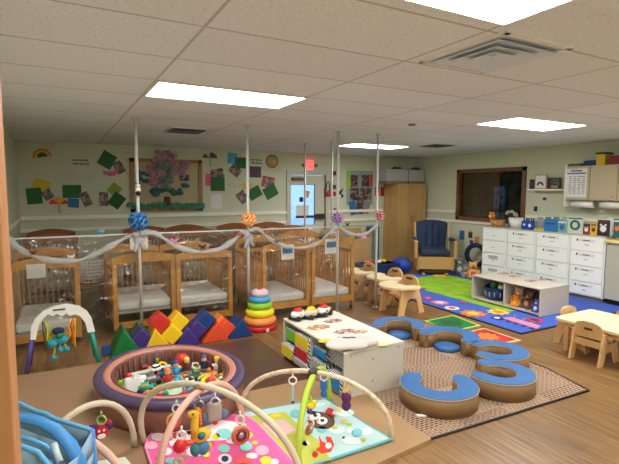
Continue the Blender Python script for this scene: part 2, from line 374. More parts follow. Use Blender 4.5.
cpanel('ceiling_light', 'lit panel light over the cribs and ball pit, left of centre', 'ceiling light', .66, 1.86, 3.45, 4.02, EM)
cpanel('ceiling_light', 'lit panel light over the right side, square beyond the big vent', 'ceiling light', 4.27, 5.49, 3.27, 3.85, EM)
cpanel('ceiling_light', 'lit panel light nearest the camera, cut by the top edge', 'ceiling light', .66, 1.85, .95, 1.52, EM)
cpanel('ceiling_light', 'thin lit panel light farthest away above the exit door side', 'ceiling light', 4.30, 5.46, 6.35, 6.88, EM)
cpanel('ceiling_light', 'added fill panel light, unseen behind the camera on the left', 'ceiling light', .66, 1.85, -1.2, -.62, EM)  # extra panel added out of view to brighten the dark room
cpanel('ceiling_light', 'added fill panel light, unseen behind the camera on the right', 'ceiling light', 4.27, 5.49, -.9, -.3, EM)  # second unseen panel, put in only for more room light
cpanel('ceiling_light', 'added fill panel light, unseen beyond the right edge of the view', 'ceiling light', 4.27, 5.49, 1.3, 1.88, EM)  # added fill light outside the frame, no fixture known here
VENT = mat('vent', (214, 224, 236), .4); VDK = mat('vent_dark', (70, 76, 80), .6)
def vent(x0, x1, y0, y1, label, m1, m2):
    t = thing('ceiling_vent', label, 'vent', ((x0+x1)/2, (y0+y1)/2, CEIL-.03), 'ceiling vents')
    cx, cy = (x0+x1)/2, (y0+y1)/2; W = (x1-x0)/2
    M().bb(x0, x1, y0, y0+.03, CEIL-.012, CEIL).bb(x0, x1, y1-.03, y1, CEIL-.012, CEIL).bb(x0, x0+.03, y0, y1, CEIL-.012, CEIL).bb(x1-.03, x1, y0, y1, CEIL-.012, CEIL).part('frame', WHITE, t)
    M().bb(x0+.03, x1-.03, y0+.03, y1-.03, CEIL-.004, CEIL-.001).part('backing', m2, t)
    for k, s_ in enumerate((.90, .62, .34)):
        q = M(); a, bq = W*s_, W*(s_-.25)
        for j in range(4):
            R = Matrix.Rotation(j*PI/2, 3, 'Z')
            P4 = [Vector((-a, -a, -.022)), Vector((a, -a, -.022)), Vector((bq, -bq, -.006)), Vector((-bq, -bq, -.006))]
            v1 = [q._v(Vector((cx, cy, CEIL))+R @ p) for p in P4]; v2 = [q._v(Vector((cx, cy, CEIL+.003))+R @ p) for p in P4]
            q.b.faces.new(v1); q.b.faces.new(v2[::-1])
            for i in range(4): q.b.faces.new((v1[i], v2[i], v2[(i+1) % 4], v1[(i+1) % 4]))
        q.part('louvre', m1, t)
vent(1.94, 2.47, 1.57, 2.19, 'large bluish white square air vent beside the nearest light', VENT, mat('vent_back', (200, 212, 228), .6))
vent(1.27, 1.74, 5.85, 6.33, 'dark blue grey air vent in the ceiling over the cribs', mat('vent_blue', (96, 112, 128), .5), VDK)
vent(5.5, 5.95, 5.75, 6.2, 'small dark air vent beside the farthest light panel', mat('vent_far', (84, 84, 80), .5), VDK)
a = atz(412, 124, CEIL)
M().cyl((a.x, a.y, CEIL), (a.x, a.y, CEIL-.02), .05, 12, .035).solo('sprinkler', GREY, 'small round ceiling sprinkler between the two right lights', 'sprinkler')

# ------------------------------------------------------------------ cribs
def make_crib(w, l, z0, h, mz, label, dark=False, vis_sheet=True, group='wooden cribs'):
    """front end at y=0, back end at y=l, x from 0 to w"""
    t = thing('crib', label, 'crib', (0, 0, 0), group); wd = CRIBD if dark else CRIB
    p = .05
    for ye in (0, l):
        s = M(); y0, y1 = (ye-.018, ye+.018)
        n = 12; rise = .055
        pts = [(w*i/n, h-.055+rise*math.sin(PI*i/n)) for i in range(n+1)]; lo = [(w*(n-i)/n, h-.125+rise*.25*math.sin(PI*(n-i)/n)) for i in range(n+1)]
        s.prism(pts+lo, .036, lambda x, z, q: (x, y0+q, z)); s.part('top_rail', wd, t)
        for x in (0, w-p): M().bb(x, x+p, ye-.016, ye+.016, z0, h-.1, bev=.004).part('post', wd, t)
        M().bb(p, w-p, ye-.014, ye+.014, z0+.01, z0+.085).part('bottom_rail', wd, t)
    M().bb(p, w-p, -.003, .003, z0+.085, h-.12).part('clear_end_panel', CLEAR, t)
    s = M().bb(p, w-p, l-.010, l+.010, h-.25, h-.2)
    for i in range(9):
        x = p+.03+(w-2*p-.06)*i/8; s.bb(x-.009, x+.009, l-.007, l+.007, z0+.085, h-.2)
    s.part('slatted_end', wd, t)
    for x in (.02, w-.02):
        s = M().bb(x-.012, x+.012, .016, l-.016, h-.25, h-.2).bb(x-.012, x+.012, .016, l-.016, z0+.02, z0+.10)
        k = 14
        for i in range(k):
            y = .05+(l-.1)*i/(k-1); s.bb(x-.007, x+.007, y-.010, y+.010, z0+.1, h-.25)
        s.part('slatted_side', wd, t)
    M().bb(.045, w-.045, .03, l-.03, mz-.10, mz, bev=.03).part('mattress', SHEET, t)
    M().bb(.04, w-.04, .02, l-.02, mz-.125, mz-.10).part('mattress_board', LAMW, t)
    for x in (.03, w-.03):
        for y in (.02, l-.02):
            cc = M().cyl((x, y, z0), (x, y, min(z0, .05)-.0), .010, 8) if z0 > .06 else M()
            cc.cyl((x-.012, y, .026), (x+.012, y, .026), .026, 14).part('caster', BLACK, t)
    return t
def place(t, x, y, rz=0): t.location = (x, y, 0); t.rotation_euler = (0, 0, rz); return t
cL = place(make_crib(.66, 1.0, .06, .95, .26, 'light wood crib at far left with a paper sheet on its clear end'), -.475, 5.5)
cA1 = place(make_crib(.69, 1.0, .07, .945, .37, 'light wood crib behind the blue pom-pom pole, left of the joined pair'), .51, 5.52)
cA2 = place(make_crib(.69, 1.0, .07, .945, .37, 'light wood crib behind the coloured foam blocks, right of the joined pair'), 1.205, 5.50)
cB1 = place(make_crib(.67, 1.0, .12, 1.0, .30, 'wood crib just behind the ring stacker with blue printed card on its end'), 2.235, 5.33)
cB2 = place(make_crib(.67, 1.0, .12, 1.04, .30, 'rightmost wood crib on casters beside the feeding chairs'), 2.925, 5.30)
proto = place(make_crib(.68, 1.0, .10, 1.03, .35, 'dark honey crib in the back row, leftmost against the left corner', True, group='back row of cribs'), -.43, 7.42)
def card(parent, u, v, wpx, hpx, y, m, name='card', lab=None):
    c0 = aty(u-wpx/2, v-hpx/2, y); c1 = aty(u+wpx/2, v+hpx/2, y)
    return M().bb(c0.x, c1.x, y-.004, y, c1.z, c0.z).part(name, m, parent, lab)
card(cL, 36, 271, 20, 12.5, 5.47, PAPER, 'paper_sheet', 'white paper sheet taped to the clear end')
for cr, u, v, Y_ in ((cB1, 287.5, 252, 5.31), (cB2, 331.5, 246, 5.275)):
    k_ = card(cr, u, v, 13, 14, Y_, PAPER, 'printed_card', 'white card with a blue picture')
    c0 = aty(u-5, v-4, Y_); c1 = aty(u+5, v+1, Y_)
    pic = M().bb(c0.x, c1.x, Y_-.006, Y_-.004, c1.z, c0.z)
    me = pic.link('picture', BLUEP, k_)
for i, (x, lab) in enumerate([(.98, 'dark honey crib in the back row behind the blue pom-pom pole'), (1.70, 'dark honey crib in the back row, below the tree board'), (2.62, 'dark honey crib in the back row, below the green papers'), (3.33, 'dark honey crib in the back row behind the orange pom-pom pole')]):
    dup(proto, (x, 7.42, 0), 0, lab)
# second row crib seen through the gap
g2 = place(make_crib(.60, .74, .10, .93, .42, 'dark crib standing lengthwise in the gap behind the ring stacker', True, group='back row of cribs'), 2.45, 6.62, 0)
# white basket between the cribs
bk = M(); n_ = 20
for zz in [0.02+.045*i for i in range(7)]:
    bk.tube([(.36+(.14+.06*zz)*math.cos(2*PI*i/n_), 6.6+(.14+.06*zz)*math.sin(2*PI*i/n_), .45+zz) for i in range(n_)], .008, 5, closed=True)
for i in range(n_):
    a = 2*PI*i/n_; bk.cyl((.36+.14*math.cos(a), 6.6+.14*math.sin(a), .46), (.36+.158*math.cos(a), 6.6+.158*math.sin(a), .74), .006, 5)
bk.solo('laundry_basket', WHITE, 'white openwork laundry basket between the left cribs', 'basket')
M().bb(.18, .50, 6.4, 6.8, .42, .45).bb(.19, .22, 6.41, 6.44, 0, .42).bb(.46, .49, 6.41, 6.44, 0, .42).bb(.19, .22, 6.76, 6.79, 0, .42).bb(.46, .49, 6.76, 6.79, 0, .42).solo('low_stand', CRIBD, 'dark low wooden stand under the white basket', 'stand')

# ------------------------------------------------------------------ fence of poles and clear film
def fpt(u, v): p = atz(u, v, CEIL); return (p.x, p.y)
FPX = [(-.48, 5.34), fpt(135.3, 118), fpt(247, 125), fpt(338.3, 131), fpt(378, 134)]
plab = ['white ceiling pole with the blue pom-pom', 'white ceiling pole with the orange pom-pom', 'white ceiling pole with the lilac pom-pom', 'white ceiling pole with the pink striped pom-pom']
def pole(x, y, lab):
    t = thing('ceiling_pole', lab, 'pole', (x, y, 0), 'floor to ceiling poles')
    M().cyl((x, y, 0), (x, y, CEIL-.001), .017, 14).part('tube', POLE, t)
    M().cyl((x, y, 0), (x, y, .012), .045, 16).part('foot_flange', POLE, t)
    M().cyl((x, y, CEIL-.012), (x, y, CEIL-.001), .04, 16).part('top_flange', POLE, t)
    return t
for (x, y), lab in zip(FPX[1:], plab): pole(x, y, lab)
p5 = fpt(305, 143); p6 = fpt(332, 142)
pole(p5[0], p5[1], 'thin ceiling pole in front of the exterior door')
pole(p6[0], p6[1], 'thin ceiling pole just left of the lilac pom-pom pole')
for i, lab in enumerate(['clear plastic gate sheet at far left in front of the crib', 'clear plastic sheet between the blue and orange pom-pom poles', 'clear plastic sheet between the orange and lilac pom-pom poles', 'narrow clear plastic sheet between the lilac and pink pom-pom poles']):
    (x0, y0), (x1, y1) = FPX[i], FPX[i+1]; L_ = math.hypot(x1-x0, y1-y0); a = math.atan2(y1-y0, x1-x0); cx, cy = (x0+x1)/2, (y0+y1)/2
    t = thing('clear_fence_panel', lab, 'fence panel', (cx, cy, .05), 'clear fence panels')
    M().box((cx, cy, .61), (L_-.04, .004, 1.1), rz=a).part('clear_sheet', FILM, t)
    M().box((cx, cy, 1.17), (L_-.036, .014, .014), rz=a).part('top_bar', POLE if i < 3 else GREY, t)
    M().box((cx, cy, .05), (L_-.036, .02, .05), rz=a).part('bottom_bar', FILM, t)
x, y = FPX[1]
M().bb(x-.10, x-.025, y-.03, y-.005, 1.00, 1.14, bev=.004).bb(x+.03, x+.09, y-.03, y-.005, 1.00, 1.14, bev=.004).solo('bracket', LAMW, 'pair of pale brackets clamped beside the blue pom-pom pole', 'bracket')
# pom-poms
def pompom(u, v, rpx, y, m1, m2, lab, org):
    c = aty(u, v, y); r = rpx*c.y*.0024
    t = thing('pompom', lab, 'pom-pom', c, 'paper pom-poms on the fence poles')
    c0 = Vector(c); P_ = M(); Q_ = M()
    for k in range(70):
        th = math.acos(1-2*(k+.5)/70); ph = k*2.399
        d = Vector((math.sin(th)*math.cos(ph), math.sin(th)*math.sin(ph), math.cos(th)))
        q = P_ if k % 3 else Q_; o = d.orthogonal().normalized(); o2 = d.cross(o)
        e = c0+d*r*(.85+.15*random.random())
        v_ = [q._v(c0+d*r*.2), q._v(e+o*r*.28), q._v(e+d*r*.08+o2*r*.1), q._v(e-o*r*.28), q._v(e-o2*r*.2)]
        q.b.faces.new((v_[0], v_[1], v_[2])); q.b.faces.new((v_[0], v_[2], v_[3])); q.b.faces.new((v_[0], v_[3], v_[4])); q.b.faces.new((v_[0], v_[4], v_[1])); q.b.faces.new((v_[1], v_[4], v_[3], v_[2]))
    P_.ball(c0, r*.5); P_.part('petals', m1, t); Q_.part('inner_petals', m2, t)
pompom(138.3, 221, 8.3, FPX[1][1]-.06, mat('pom_blue', (70, 140, 200), .8), mat('pom_dblue', (40, 80, 130), .8), 'blue paper pom-pom on the first fence pole', 0)
pompom(249, 219.5, 7.3, FPX[2][1]-.06, mat('pom_or', (246, 170, 90), .8), mat('pom_peach', (250, 206, 150), .8), 'orange paper pom-pom on the second fence pole', 0)
pompom(337.5, 218, 6.2, FPX[3][1]-.06, mat('pom_lil', (200, 160, 210), .8), mat('pom_lil2', (140, 90, 150), .8), 'lilac paper pom-pom on the third fence pole', 0)
pompom(380, 215.5, 5.0, FPX[4][1]-.05, mat('pom_pink', (230, 70, 120), .8), mat('pom_white', (240, 220, 220), .8), 'pink and white striped pom-pom on the last fence pole', 0)
# garlands
def yf(u):
    # fence plane depth at image column u
    for (a, b) in zip(FPX, FPX[1:]):
        d = ray(u, 238); k = d.x/d.y
        x0, y0 = a; x1, y1 = b; s_ = (y0*k-x0)/((x1-x0)-(y1-y0)*k)
        if s_ <= 1.001: return y0+(y1-y0)*s_-.05
    return FPX[-1][1]-.05
def garland(px, lab, r=.036):
    pts = []
    k = len(px)
    for i in range(k-1):
        for s_ in range(5):
            tt = s_/5; p0, p1, p2, p3 = px[max(i-1, 0)], px[i], px[i+1], px[min(i+2, k-1)]
            u, v = [.5*((2*p1[j])+(-p0[j]+p2[j])*tt+(2*p0[j]-5*p1[j]+4*p2[j]-p3[j])*tt**2+(-p0[j]+3*p1[j]-3*p2[j]+p3[j])*tt**3) for j in (0, 1)]
            pts.append(aty(u, v, yf(u)))
    pts.append(aty(px[-1][0], px[-1][1], yf(px[-1][0])))
    M().tube(pts, lambda s_: r*(.8+.25*math.sin(s_*21)+.15*math.sin(s_*47)), 8).solo('tulle_garland', TULLE, lab, 'garland', 'grey tulle garlands on the fence')
garland([(7, 238), (20, 249), (36, 257), (58, 261), (80, 260), (100, 252), (118, 242), (132, 234), (138, 236)], 'grey tulle swag from the left wall to the blue pom-pom pole')
garland([(139, 233), (154, 233), (166, 240), (180, 248), (200, 252), (220, 249), (234, 240), (243, 232), (248, 236)], 'grey tulle swag between the blue and orange pom-pom poles')
garland([(249, 231), (258, 229), (270, 239), (285, 246), (300, 248), (316, 244), (328, 234), (337, 226)], 'grey tulle swag between the orange and lilac pom-pom poles', .028)
garland([(338, 225), (345, 231), (356, 235), (367, 233), (377, 225)], 'short grey tulle swag ending at the pink pom-pom pole', .028)
for (u, v, i) in ((139, 240, 0), (248.5, 238, 1)):
    c = aty(u, v, FPX[i+1][1]-.03); kn = M()
    kn.ball(c, .055, (1.2, .5, .9)); kn.tube([c, c+Vector((-.05, -.02, -.12))], .03, 6, .02); kn.tube([c, c+Vector((.06, -.02, -.10))], .03, 6, .018)
    kn.solo('tulle_bow', TULLE, ['grey tulle bow tied under the blue pom-pom', 'grey tulle bow tied under the orange pom-pom'][i], 'bow')
def butterfly(u, v, s_, m, lab, y=None):
    c = aty(u, v, (yf(u) if y is None else y)-.05); q = M()
    for sx in (-1, 1):
        q.prism([(0, 0), (sx*s_, s_*.8), (sx*s_*1.1, .1*s_), (sx*s_*.4, -.1*s_), (sx*s_*.8, -.7*s_), (0, -.35*s_)], .006, lambda x, z, w_: (c.x+x, c.y+w_+abs(x)*.3, c.z+z))
    q.tube([c+Vector((0, 0, -.5*s_)), c+Vector((0, 0, .5*s_))], .006, 6)
    q.solo('butterfly_clip', m, lab, 'butterfly', 'butterfly clips on the garlands')
butterfly(33, 253, .03, BLACK, 'black and white butterfly clip on the far left swag')
butterfly(71, 257, .03, PAPER, 'white butterfly clip at the low point of the left swag')
butterfly(101, 231.5, .032, SKYB, 'blue butterfly clip floating above the left swag')
butterfly(131, 231, .04, MAROON, 'dark magenta butterfly clip left of the blue pom-pom')
butterfly(175, 240.5, .04, PINK, 'pink butterfly clip on the second swag')
butterfly(203, 247, .042, NAVY, 'navy butterfly clip at the low point of the second swag')
butterfly(240, 234, .03, RED, 'red butterfly clip just left of the orange pom-pom')
butterfly(277, 241.5, .03, PUR, 'purple butterfly clip on the third swag, left side')
butterfly(321, 238, .035, mat('plum', (60, 30, 70), .6), 'plum butterfly clip on the third swag near the lilac pole')
butterfly(348, 224.5, .03, BLACK, 'black butterfly clip right of the lilac pom-pom')
butterfly(369, 229, .022, BLACK, 'small black butterfly clip left of the pink pom-pom')
# small black and white toy clipped on the first pole
c = Vector((FPX[1][0], FPX[1][1]-.03, aty(137, 190, FPX[1][1]).z))
t = thing('clip_toy', 'small black and white animal clipped high on the first pole', 'toy', c)
M().ball(c, .03, (1, .8, 1.3)).ball(c+Vector((0, -.01, .045)), .024).part('body', WHITE, t)
M().ball(c+Vector((0, -.012, -.035)), .028).part('black_patch', BLACK, t); M().ball(c+Vector((-.02, -.012, .07)), .01).part('ear', BLACK, t); M().ball(c+Vector((.02, -.012, .07)), .01).part('ear', BLACK, t)

# ------------------------------------------------------------------ back wall decorations
def sheet(u, v, wp, hp, rot, m, name, lab, cat='paper', lay=0, group=None, wall='y'):
    th = .003; off = .003+lay*.004
    if wall == 'y':
        c = aty(u, v, YB); e = aty(u+1, v, YB); sx = e.x-c.x; g_ = aty(u, v+1, YB); sz = c.z-g_.z
        R = Matrix.Rotation(math.radians(rot), 3, 'Y')
        return M().box((c.x, YB-off, c.z), (wp*sx, th, hp*sz), rot=R).solo(name, m, lab, cat, group)
    c = atx(u, v, XR); e = atx(u+1, v, XR); sy = abs(e.y-c.y); sz = c.z-atx(u, v+1, XR).z
    return M().box((XR-off, c.y, c.z), (th, wp*sy, hp*sz), rot=Matrix.Rotation(math.radians(rot), 3, 'X')).solo(name, m, lab, cat, group)
GP = 'green backing papers on the back wall'; PP = 'photo prints on the back wall'
S = sheet
S(41.9, 184.5, 17, 10, 22, YELP, 'yellow_paper', 'yellow paper behind the leftmost green square on the back wall', lay=0)
S(34.3, 196, 15.5, 16, -5, GREENP, 'green_paper', 'leftmost green paper square on the back wall', lay=1, group=GP)
S(47.5, 194.5, 10, 10, -30, PHOTO, 'photo_print', 'tilted photo beside the leftmost green square', 'photo', 2, PP)
S(72, 191.5, 19, 13, 0, GREENP, 'green_paper', 'green paper under the white cloud on the back wall', lay=0, group=GP)
S(73.5, 203, 11, 9, 4, BLUEP, 'blue_paper', 'blue paper under the green paper, left part of back wall', lay=1)
S(85.6, 199, 9, 14, -22, PHOTO, 'photo_print', 'tilted photo right of the small blue paper', 'photo', 2, PP)
S(107, 160, 15, 15, 30, GREENP, 'green_paper', 'green diamond paper highest on the left of the tree board', lay=0, group=GP)
S(119, 167.5, 9, 12, -28, PHOTO, 'photo_print', 'photo overlapping the high green diamond', 'photo', 1, PP)
S(103.7, 199, 9, 14, 0, PHOTO, 'photo_print', 'upright photo low on the left of the tree board', 'photo', 1, PP)
S(114.5, 189.5, 11, 11, 40, mat('lime_paper', (130, 160, 30), .7), 'lime_paper', 'lime paper left of the tree board', lay=0)
S(116.7, 200.5, 13, 14, 38, mat('dgreen_paper', (30, 84, 40), .7), 'green_paper', 'dark green diamond just left of the tree board frame', lay=2, group=GP)
S(208.5, 179.5, 6, 12, 5, PINKP, 'pink_paper', 'pink paper strip right of the tree board', lay=0)
S(217, 173.5, 13, 9, -12, PHOTO, 'photo_print', 'photo above the green square right of the tree board', 'photo', 1, PP)
S(217.6, 184, 14, 14, 0, GREENP, 'green_paper', 'green square below the hanging umbrella picture', lay=2, group=GP)
S(216.4, 197, 11.5, 5.5, 0, PAPER, 'wall_notice', 'white notice strip right of the tree board, upper', 'notice')
S(216.4, 204.3, 11.5, 8.5, 0, PAPER, 'wall_notice', 'white framed notice right of the tree board, lower', 'notice')
S(232, 158.5, 9, 11, 8, SKYB, 'blue_paper', 'light blue cut paper left of the second pole top', lay=0)
S(241, 163, 12, 11, 0, GREENP, 'green_paper', 'green paper beside the light blue cut paper', lay=1, group=GP)
S(235, 170.5, 11, 9, 40, PHOTO, 'photo_print', 'tilted photo under the light blue paper', 'photo', 2, PP)
S(247, 186.5, 9, 6, 0, YELP, 'yellow_paper', 'small yellow paper behind the second pole', lay=0)
S(242.5, 197, 9, 12, -38, PHOTO, 'photo_print', 'tilted photo left of the second pole', 'photo', 1, PP)
S(254.5, 193, 13, 11, -28, GREENP, 'green_paper', 'tilted green paper right of the second pole', lay=1, group=GP)
S(255.3, 172, 11.5, 11, 0, mat('grid_purple', (88, 60, 84), .6), 'photo_grid', 'dark purple square chart right of the second pole', 'chart')
S(268, 182, 12.5, 11, 10, RED, 'red_paper', 'red edged paper beside the door, back wall', lay=0)
S(268, 182, 10, 8.5, 10, PHOTO, 'photo_print', 'photo mounted on the red paper', 'photo', 1, PP)
S(270.4, 191.7, 13, 12, -28, GREENP, 'green_paper', 'tilted green paper nearest the exterior door', lay=2, group=GP)
for (u, v, lab) in ((80, 162, 'row of tiny black cut letters above the white cloud'), (256, 161.5, 'two lines of tiny black letters over the purple chart')):
    c = aty(u, v, YB); t = thing('cut_letters', lab, 'lettering', c)
    for r_ in (0, 1):
        q = M()
        for k in range(9): q.box((c.x-.11+k*.028+.006*r_, YB-.003, c.z+.03-.06*r_), (.018, .004, .028 if k % 3 else .018), rot=Matrix.Rotation(.05, 3, 'Y'))
        q.part('letter_row', BLACK, t)
def cloud(u, v, s_, lab):
    c = aty(u, v, YB); q = M()
    for dx, dz, r in ((-1, -.1, .5), (-.35, .2, .65), (.4, .15, .6), (1, -.15, .45), (0, -.2, .6)): q.ball((c.x+dx*s_, YB-.006, c.z+dz*s_), r*s_, (1, .006/(r*s_), .7), 14)
    q.solo('paper_cloud', WALLP, lab, 'decoration', 'paper clouds')
cloud(80, 176.5, .14, 'pale paper cloud above the green paper, left part of the wall'); cloud(236, 184, .10, 'pale paper cloud left of the second pole')
cloud(128, 151.5, .06, 'small white paper star cloud above the tree board corner')
c = aty(42.5, 157, YB); t = thing('paper_rainbow', 'paper rainbow high at the left end of the back wall', 'rainbow', c)
for r, m_ in ((.135, mat('rb_or', (206, 110, 40), .7)), (.105, YELP), (.075, GREENP), (.045, BLACK)):
    A = arc((c.x, c.z), r, 10, 190, 16); B = arc((c.x, c.z), r-.03, 190, 10, 16); M().prism(A+B, .004, lambda x, z, q: (x, YB-.006+q, z)).part('band', m_, t)
def umbrella(u, v, s_, ms, lab):
    c = aty(u, v, YB); t = thing('paper_umbrella', lab, 'decoration', c)
    for k in range(4):
        A = [(c.x+s_*math.cos(PI*(j/4)), c.z+s_*.75*math.sin(PI*(j/4))) for j in (k, k+.33, k+.66, k+1)]+[(c.x, c.z)]
        M().prism(A, .004, lambda x, z, q: (x, YB-.008+q, z)).part('panel', ms[k % len(ms)], t)
    M().tube([(c.x, YB-.006, c.z), (c.x, YB-.006, c.z-s_*.9), (c.x+.02, YB-.006, c.z-s_), (c.x+.04, YB-.006, c.z-s_*.9)], .005, 6).part('handle', BLACK, t)
umbrella(59, 204, .14, [RED, YELP, ORG, RED], 'red and yellow paper umbrella low on the left of the wall')
umbrella(210, 158, .14, [GREENP, MAROON, TURQ, MAROON], 'muted striped paper umbrella right of the tree board')
c = aty(111, 173.5, YB); q = M(); q.ball((c.x, YB-.012, c.z), .07, (1.2, .12, .6)); q.ball((c.x+.08, YB-.012, c.z+.03), .035, (1, .2, 1)); q.prism([(0, 0), (-.14, .06), (-.1, -.03)], .005, lambda x, z, w_: (c.x+x, YB-.02+w_, c.z+z)); q.solo('paper_bird', mat('pink_bird', (206, 110, 170), .7), 'pink paper bird under the high green diamond', 'decoration')
c = aty(272, 161.3, YB); t = thing('round_plaque', 'round tan woven plaque high beside the exterior door', 'plaque', c)
M().lathe([(0, 0), (.135, 0), (.135, .012), (0, .015)], (c.x, YB-.001, c.z), 28, rot=Matrix.Rotation(PI/2, 3, 'X')).part('disc', mat('plaque', (190, 160, 110), .8, var=.2, vscale=30), t)
M().torus((c.x, YB-.014, c.z), .12, .014, (0, 1, 0), 28).part('rim', mat('rimtan', (160, 120, 76), .8), t)
# tree bulletin board
b0, b1 = aty(129, 158, YB), aty(202.5, 211, YB); x0, x1, z0, z1 = b0.x, b1.x, b1.z, b0.z
bd = thing('bulletin_board', 'wood framed bulletin board with a pink paper tree', 'board', ((x0+x1)/2, YB-.02, z0))
M().bb(x0, x1, YB-.012, YB-.002, z0, z1).part('backing', mat('board_tan', (184, 172, 136), .8), bd)
fm = mat('board_frame', (156, 120, 76), .5)
M().bb(x0, x0+.07, YB-.03, YB-.002, z0, z1).bb(x1-.07, x1, YB-.03, YB-.002, z0, z1).bb(x0, x1, YB-.03, YB-.002, z0, z0+.07).bb(x0, x1, YB-.03, YB-.002, z1-.06, z1).part('frame', fm, bd)
random.seed(3)
def blobs(pts, m, name, r0=.05, fl=.35, z=.03):
    q = M()
    for (u, v, k, spu, spv) in pts:
        for i in range(k):
            c = aty(u+random.uniform(-spu, spu), v+random.uniform(-spv, spv), YB); r = r0*random.uniform(.7, 1.2)
            q.ball((c.x, YB-z-random.random()*.02, c.z), r, (1, fl, random.uniform(.6, 1)), 8)
    return q
tr = M(); c = aty(167, 200, YB); c2 = aty(165, 160, YB)
tr.tube([(c.x, YB-.02, c.z-.1), (c.x, YB-.02, c.z+.06)], .07, 8, .05).part('tree_trunk', mat('trunk_brown', (96, 66, 50), .8), bd)
blobs([(165, 156, 18, 9, 4), (152, 168, 20, 7, 7), (156, 180, 12, 7, 6), (178, 170, 22, 7, 9), (185, 164, 8, 4, 6)], mat('px', (0, 0, 0)), '').part('pink_blossom', mat('blossom', (176, 126, 148), .9), bd)
blobs([(168, 172, 26, 5, 11), (163, 184, 14, 6, 6), (160, 166, 8, 4, 5)], None, '', .045, .35, .05).part('grey_leaves', mat('greyleaf', (118, 136, 126), .9), bd)
blobs([(143, 176, 8, 5, 6), (157, 192, 8, 5, 3), (177, 192, 8, 5, 3), (184, 180, 6, 3, 6), (166, 190, 6, 10, 2)], None, '').part('teal_leaves', mat('tealleaf', (52, 104, 100), .9), bd)
blobs([(u, 206, 3, 2, 2.2) for u in range(131, 204, 3)], None, '', .045, .4, .04).part('paper_grass', mat('grass_paper', (72, 134, 108), .9), bd)
# exit sign
e0, e1 = aty(305.8, 160.5, YB), aty(312.5, 169, YB)
ex = thing('exit_sign', 'lit red exit sign with emergency lamps above the door', 'exit sign', ((e0.x+e1.x)/2, YB-.06, e1.z))
M().bb(e0.x, e1.x, YB-.05, YB-.005, e1.z, e0.z, bev=.004).part('housing', mat('exit_red', (230, 70, 70), .5, emit=.9), ex)
for sx in (e0.x-.07, e1.x+.06): M().bb(sx-.03, sx+.03, YB-.03, YB-.005, e1.z+.06, e1.z+.09).ball((sx, YB-.05, e1.z+.07), .04).part('lamp_head', mat('lamp_grey', (110, 110, 104), .5), ex)
def text(s_, size, loc, rot, m, parent, name='lettering'):
    cu = bpy.data.curves.new(name, 'FONT'); cu.body = s_; cu.size = size; cu.align_x = 'CENTER'; cu.align_y = 'CENTER'; cu.extrude = .001
    o = bpy.data.objects.new(name, cu); COL.objects.link(o); dg = bpy.context.evaluated_depsgraph_get(); dg.update()
    me = bpy.data.meshes.new_from_object(o.evaluated_get(dg)); bpy.data.objects.remove(o)
    me.transform(Matrix.Rotation(rot[0], 4, 'Z') @ Matrix.Rotation(PI/2, 4, 'X')); 
    p = bpy.data.objects.new(name, me); COL.objects.link(p); me.materials.clear(); me.materials.append(m); p.parent = parent; p.location = Vector(loc)-Vector(parent.location); return p
text('EXIT', .055, ((e0.x+e1.x)/2, YB-.053, (e0.z+e1.z)/2), (0,), PAPER, ex)
# hanging things by the door
c = aty(326.7, 193.6, YB); t = thing('hanging_ornament', 'red round ornament hanging on black loops right of the door', 'ornament', c)
M().ball((c.x, YB-.07, c.z), .065).part('red_ball', RED, t)
M().tube([(c.x-.05, YB-.05, c.z+.05), (c.x-.02, YB-.05, c.z+.24), (c.x+.01, YB-.05, c.z+.26), (c.x+.04, YB-.05, c.z+.22), (c.x+.05, YB-.05, c.z+.05)], .010, 6).part('loop', BLACK, t)
t = thing('wall_banner', 'narrow vertical photo strip between the two thin poles', 'banner', aty(334.4, 212, YB))
c = aty(334.2, 173.3, YB); bx = aty(334.2, 212, YB)
M().bb(c.x-.035, c.x+.035, YB-.01, YB-.004, bx.z, c.z+.06).part('ribbon', WALLP, t)
for v, m_ in ((173.3, MAROON), (187, mat('bn_g', (70, 70, 50), .7)), (194, mat('bn_r', (160, 60, 50), .7)), (210.4, MAROON)):
    c = aty(334.2, v, YB); M().box((c.x, YB-.015, c.z), (.075, .008, .09)).part('picture', m_, t)
c = aty(339.6, 193.5, YB); t = thing('paper_bird', 'red and black paper bird between lilac pole and photo board', 'decoration', c)
M().prism([(-.05, -.06), (.02, -.04), (.09, .12), (.03, .08), (-.03, .03)], .01, lambda x, z, q: (c.x+x, YB-.02+q, c.z+z)).part('wing', MAROON, t)
M().ball((c.x-.03, YB-.03, c.z-.05), .035, (1.3, .4, .8)).part('body', WHITE, t); M().ball((c.x+.05, YB-.03, c.z-.05), .03, (1, .4, 1.4)).part('tail', BLACK, t)
c0, c1 = aty(346.6, 170.5, YB), aty(372.5, 204.5, YB)
cb = thing('photo_board', 'pale photo collage board between the lilac and pink poles', 'board', ((c0.x+c1.x)/2, YB-.01, c1.z))
M().bb(c0.x, c1.x, YB-.01, YB-.002, c1.z, c0.z).part('backing', mat('cb_back', (150, 172, 160), .8), cb)
def stick(u, v, wp, hp, rot, m, nm, l_):
    c = aty(u, v, YB); sx = aty(u+1, v, YB).x-c.x; sz = c.z-aty(u, v+1, YB).z
    M().box((c.x, YB-.014-.004*l_, c.z), (wp*sx, .004, hp*sz), rot=Matrix.Rotation(math.radians(rot), 3, 'Y')).part(nm, m, cb)
stick(348.7, 179.6, 3, 17, 0, LIME, 'green_strip', 0); stick(370.7, 180.3, 3, 12, 0, mat('cb_red', (200, 70, 80), .7), 'red_strip', 0)
for i, (u, v, a, b_) in enumerate(((353.8, 181, 7, 12), (365, 181, 7.5, 12), (354, 194, 9, 12), (365, 194, 11, 12), (359.5, 205, 7, 18))): stick(u, v, a, b_, 0, PHOTO2, 'photo', 1+(i == 4))
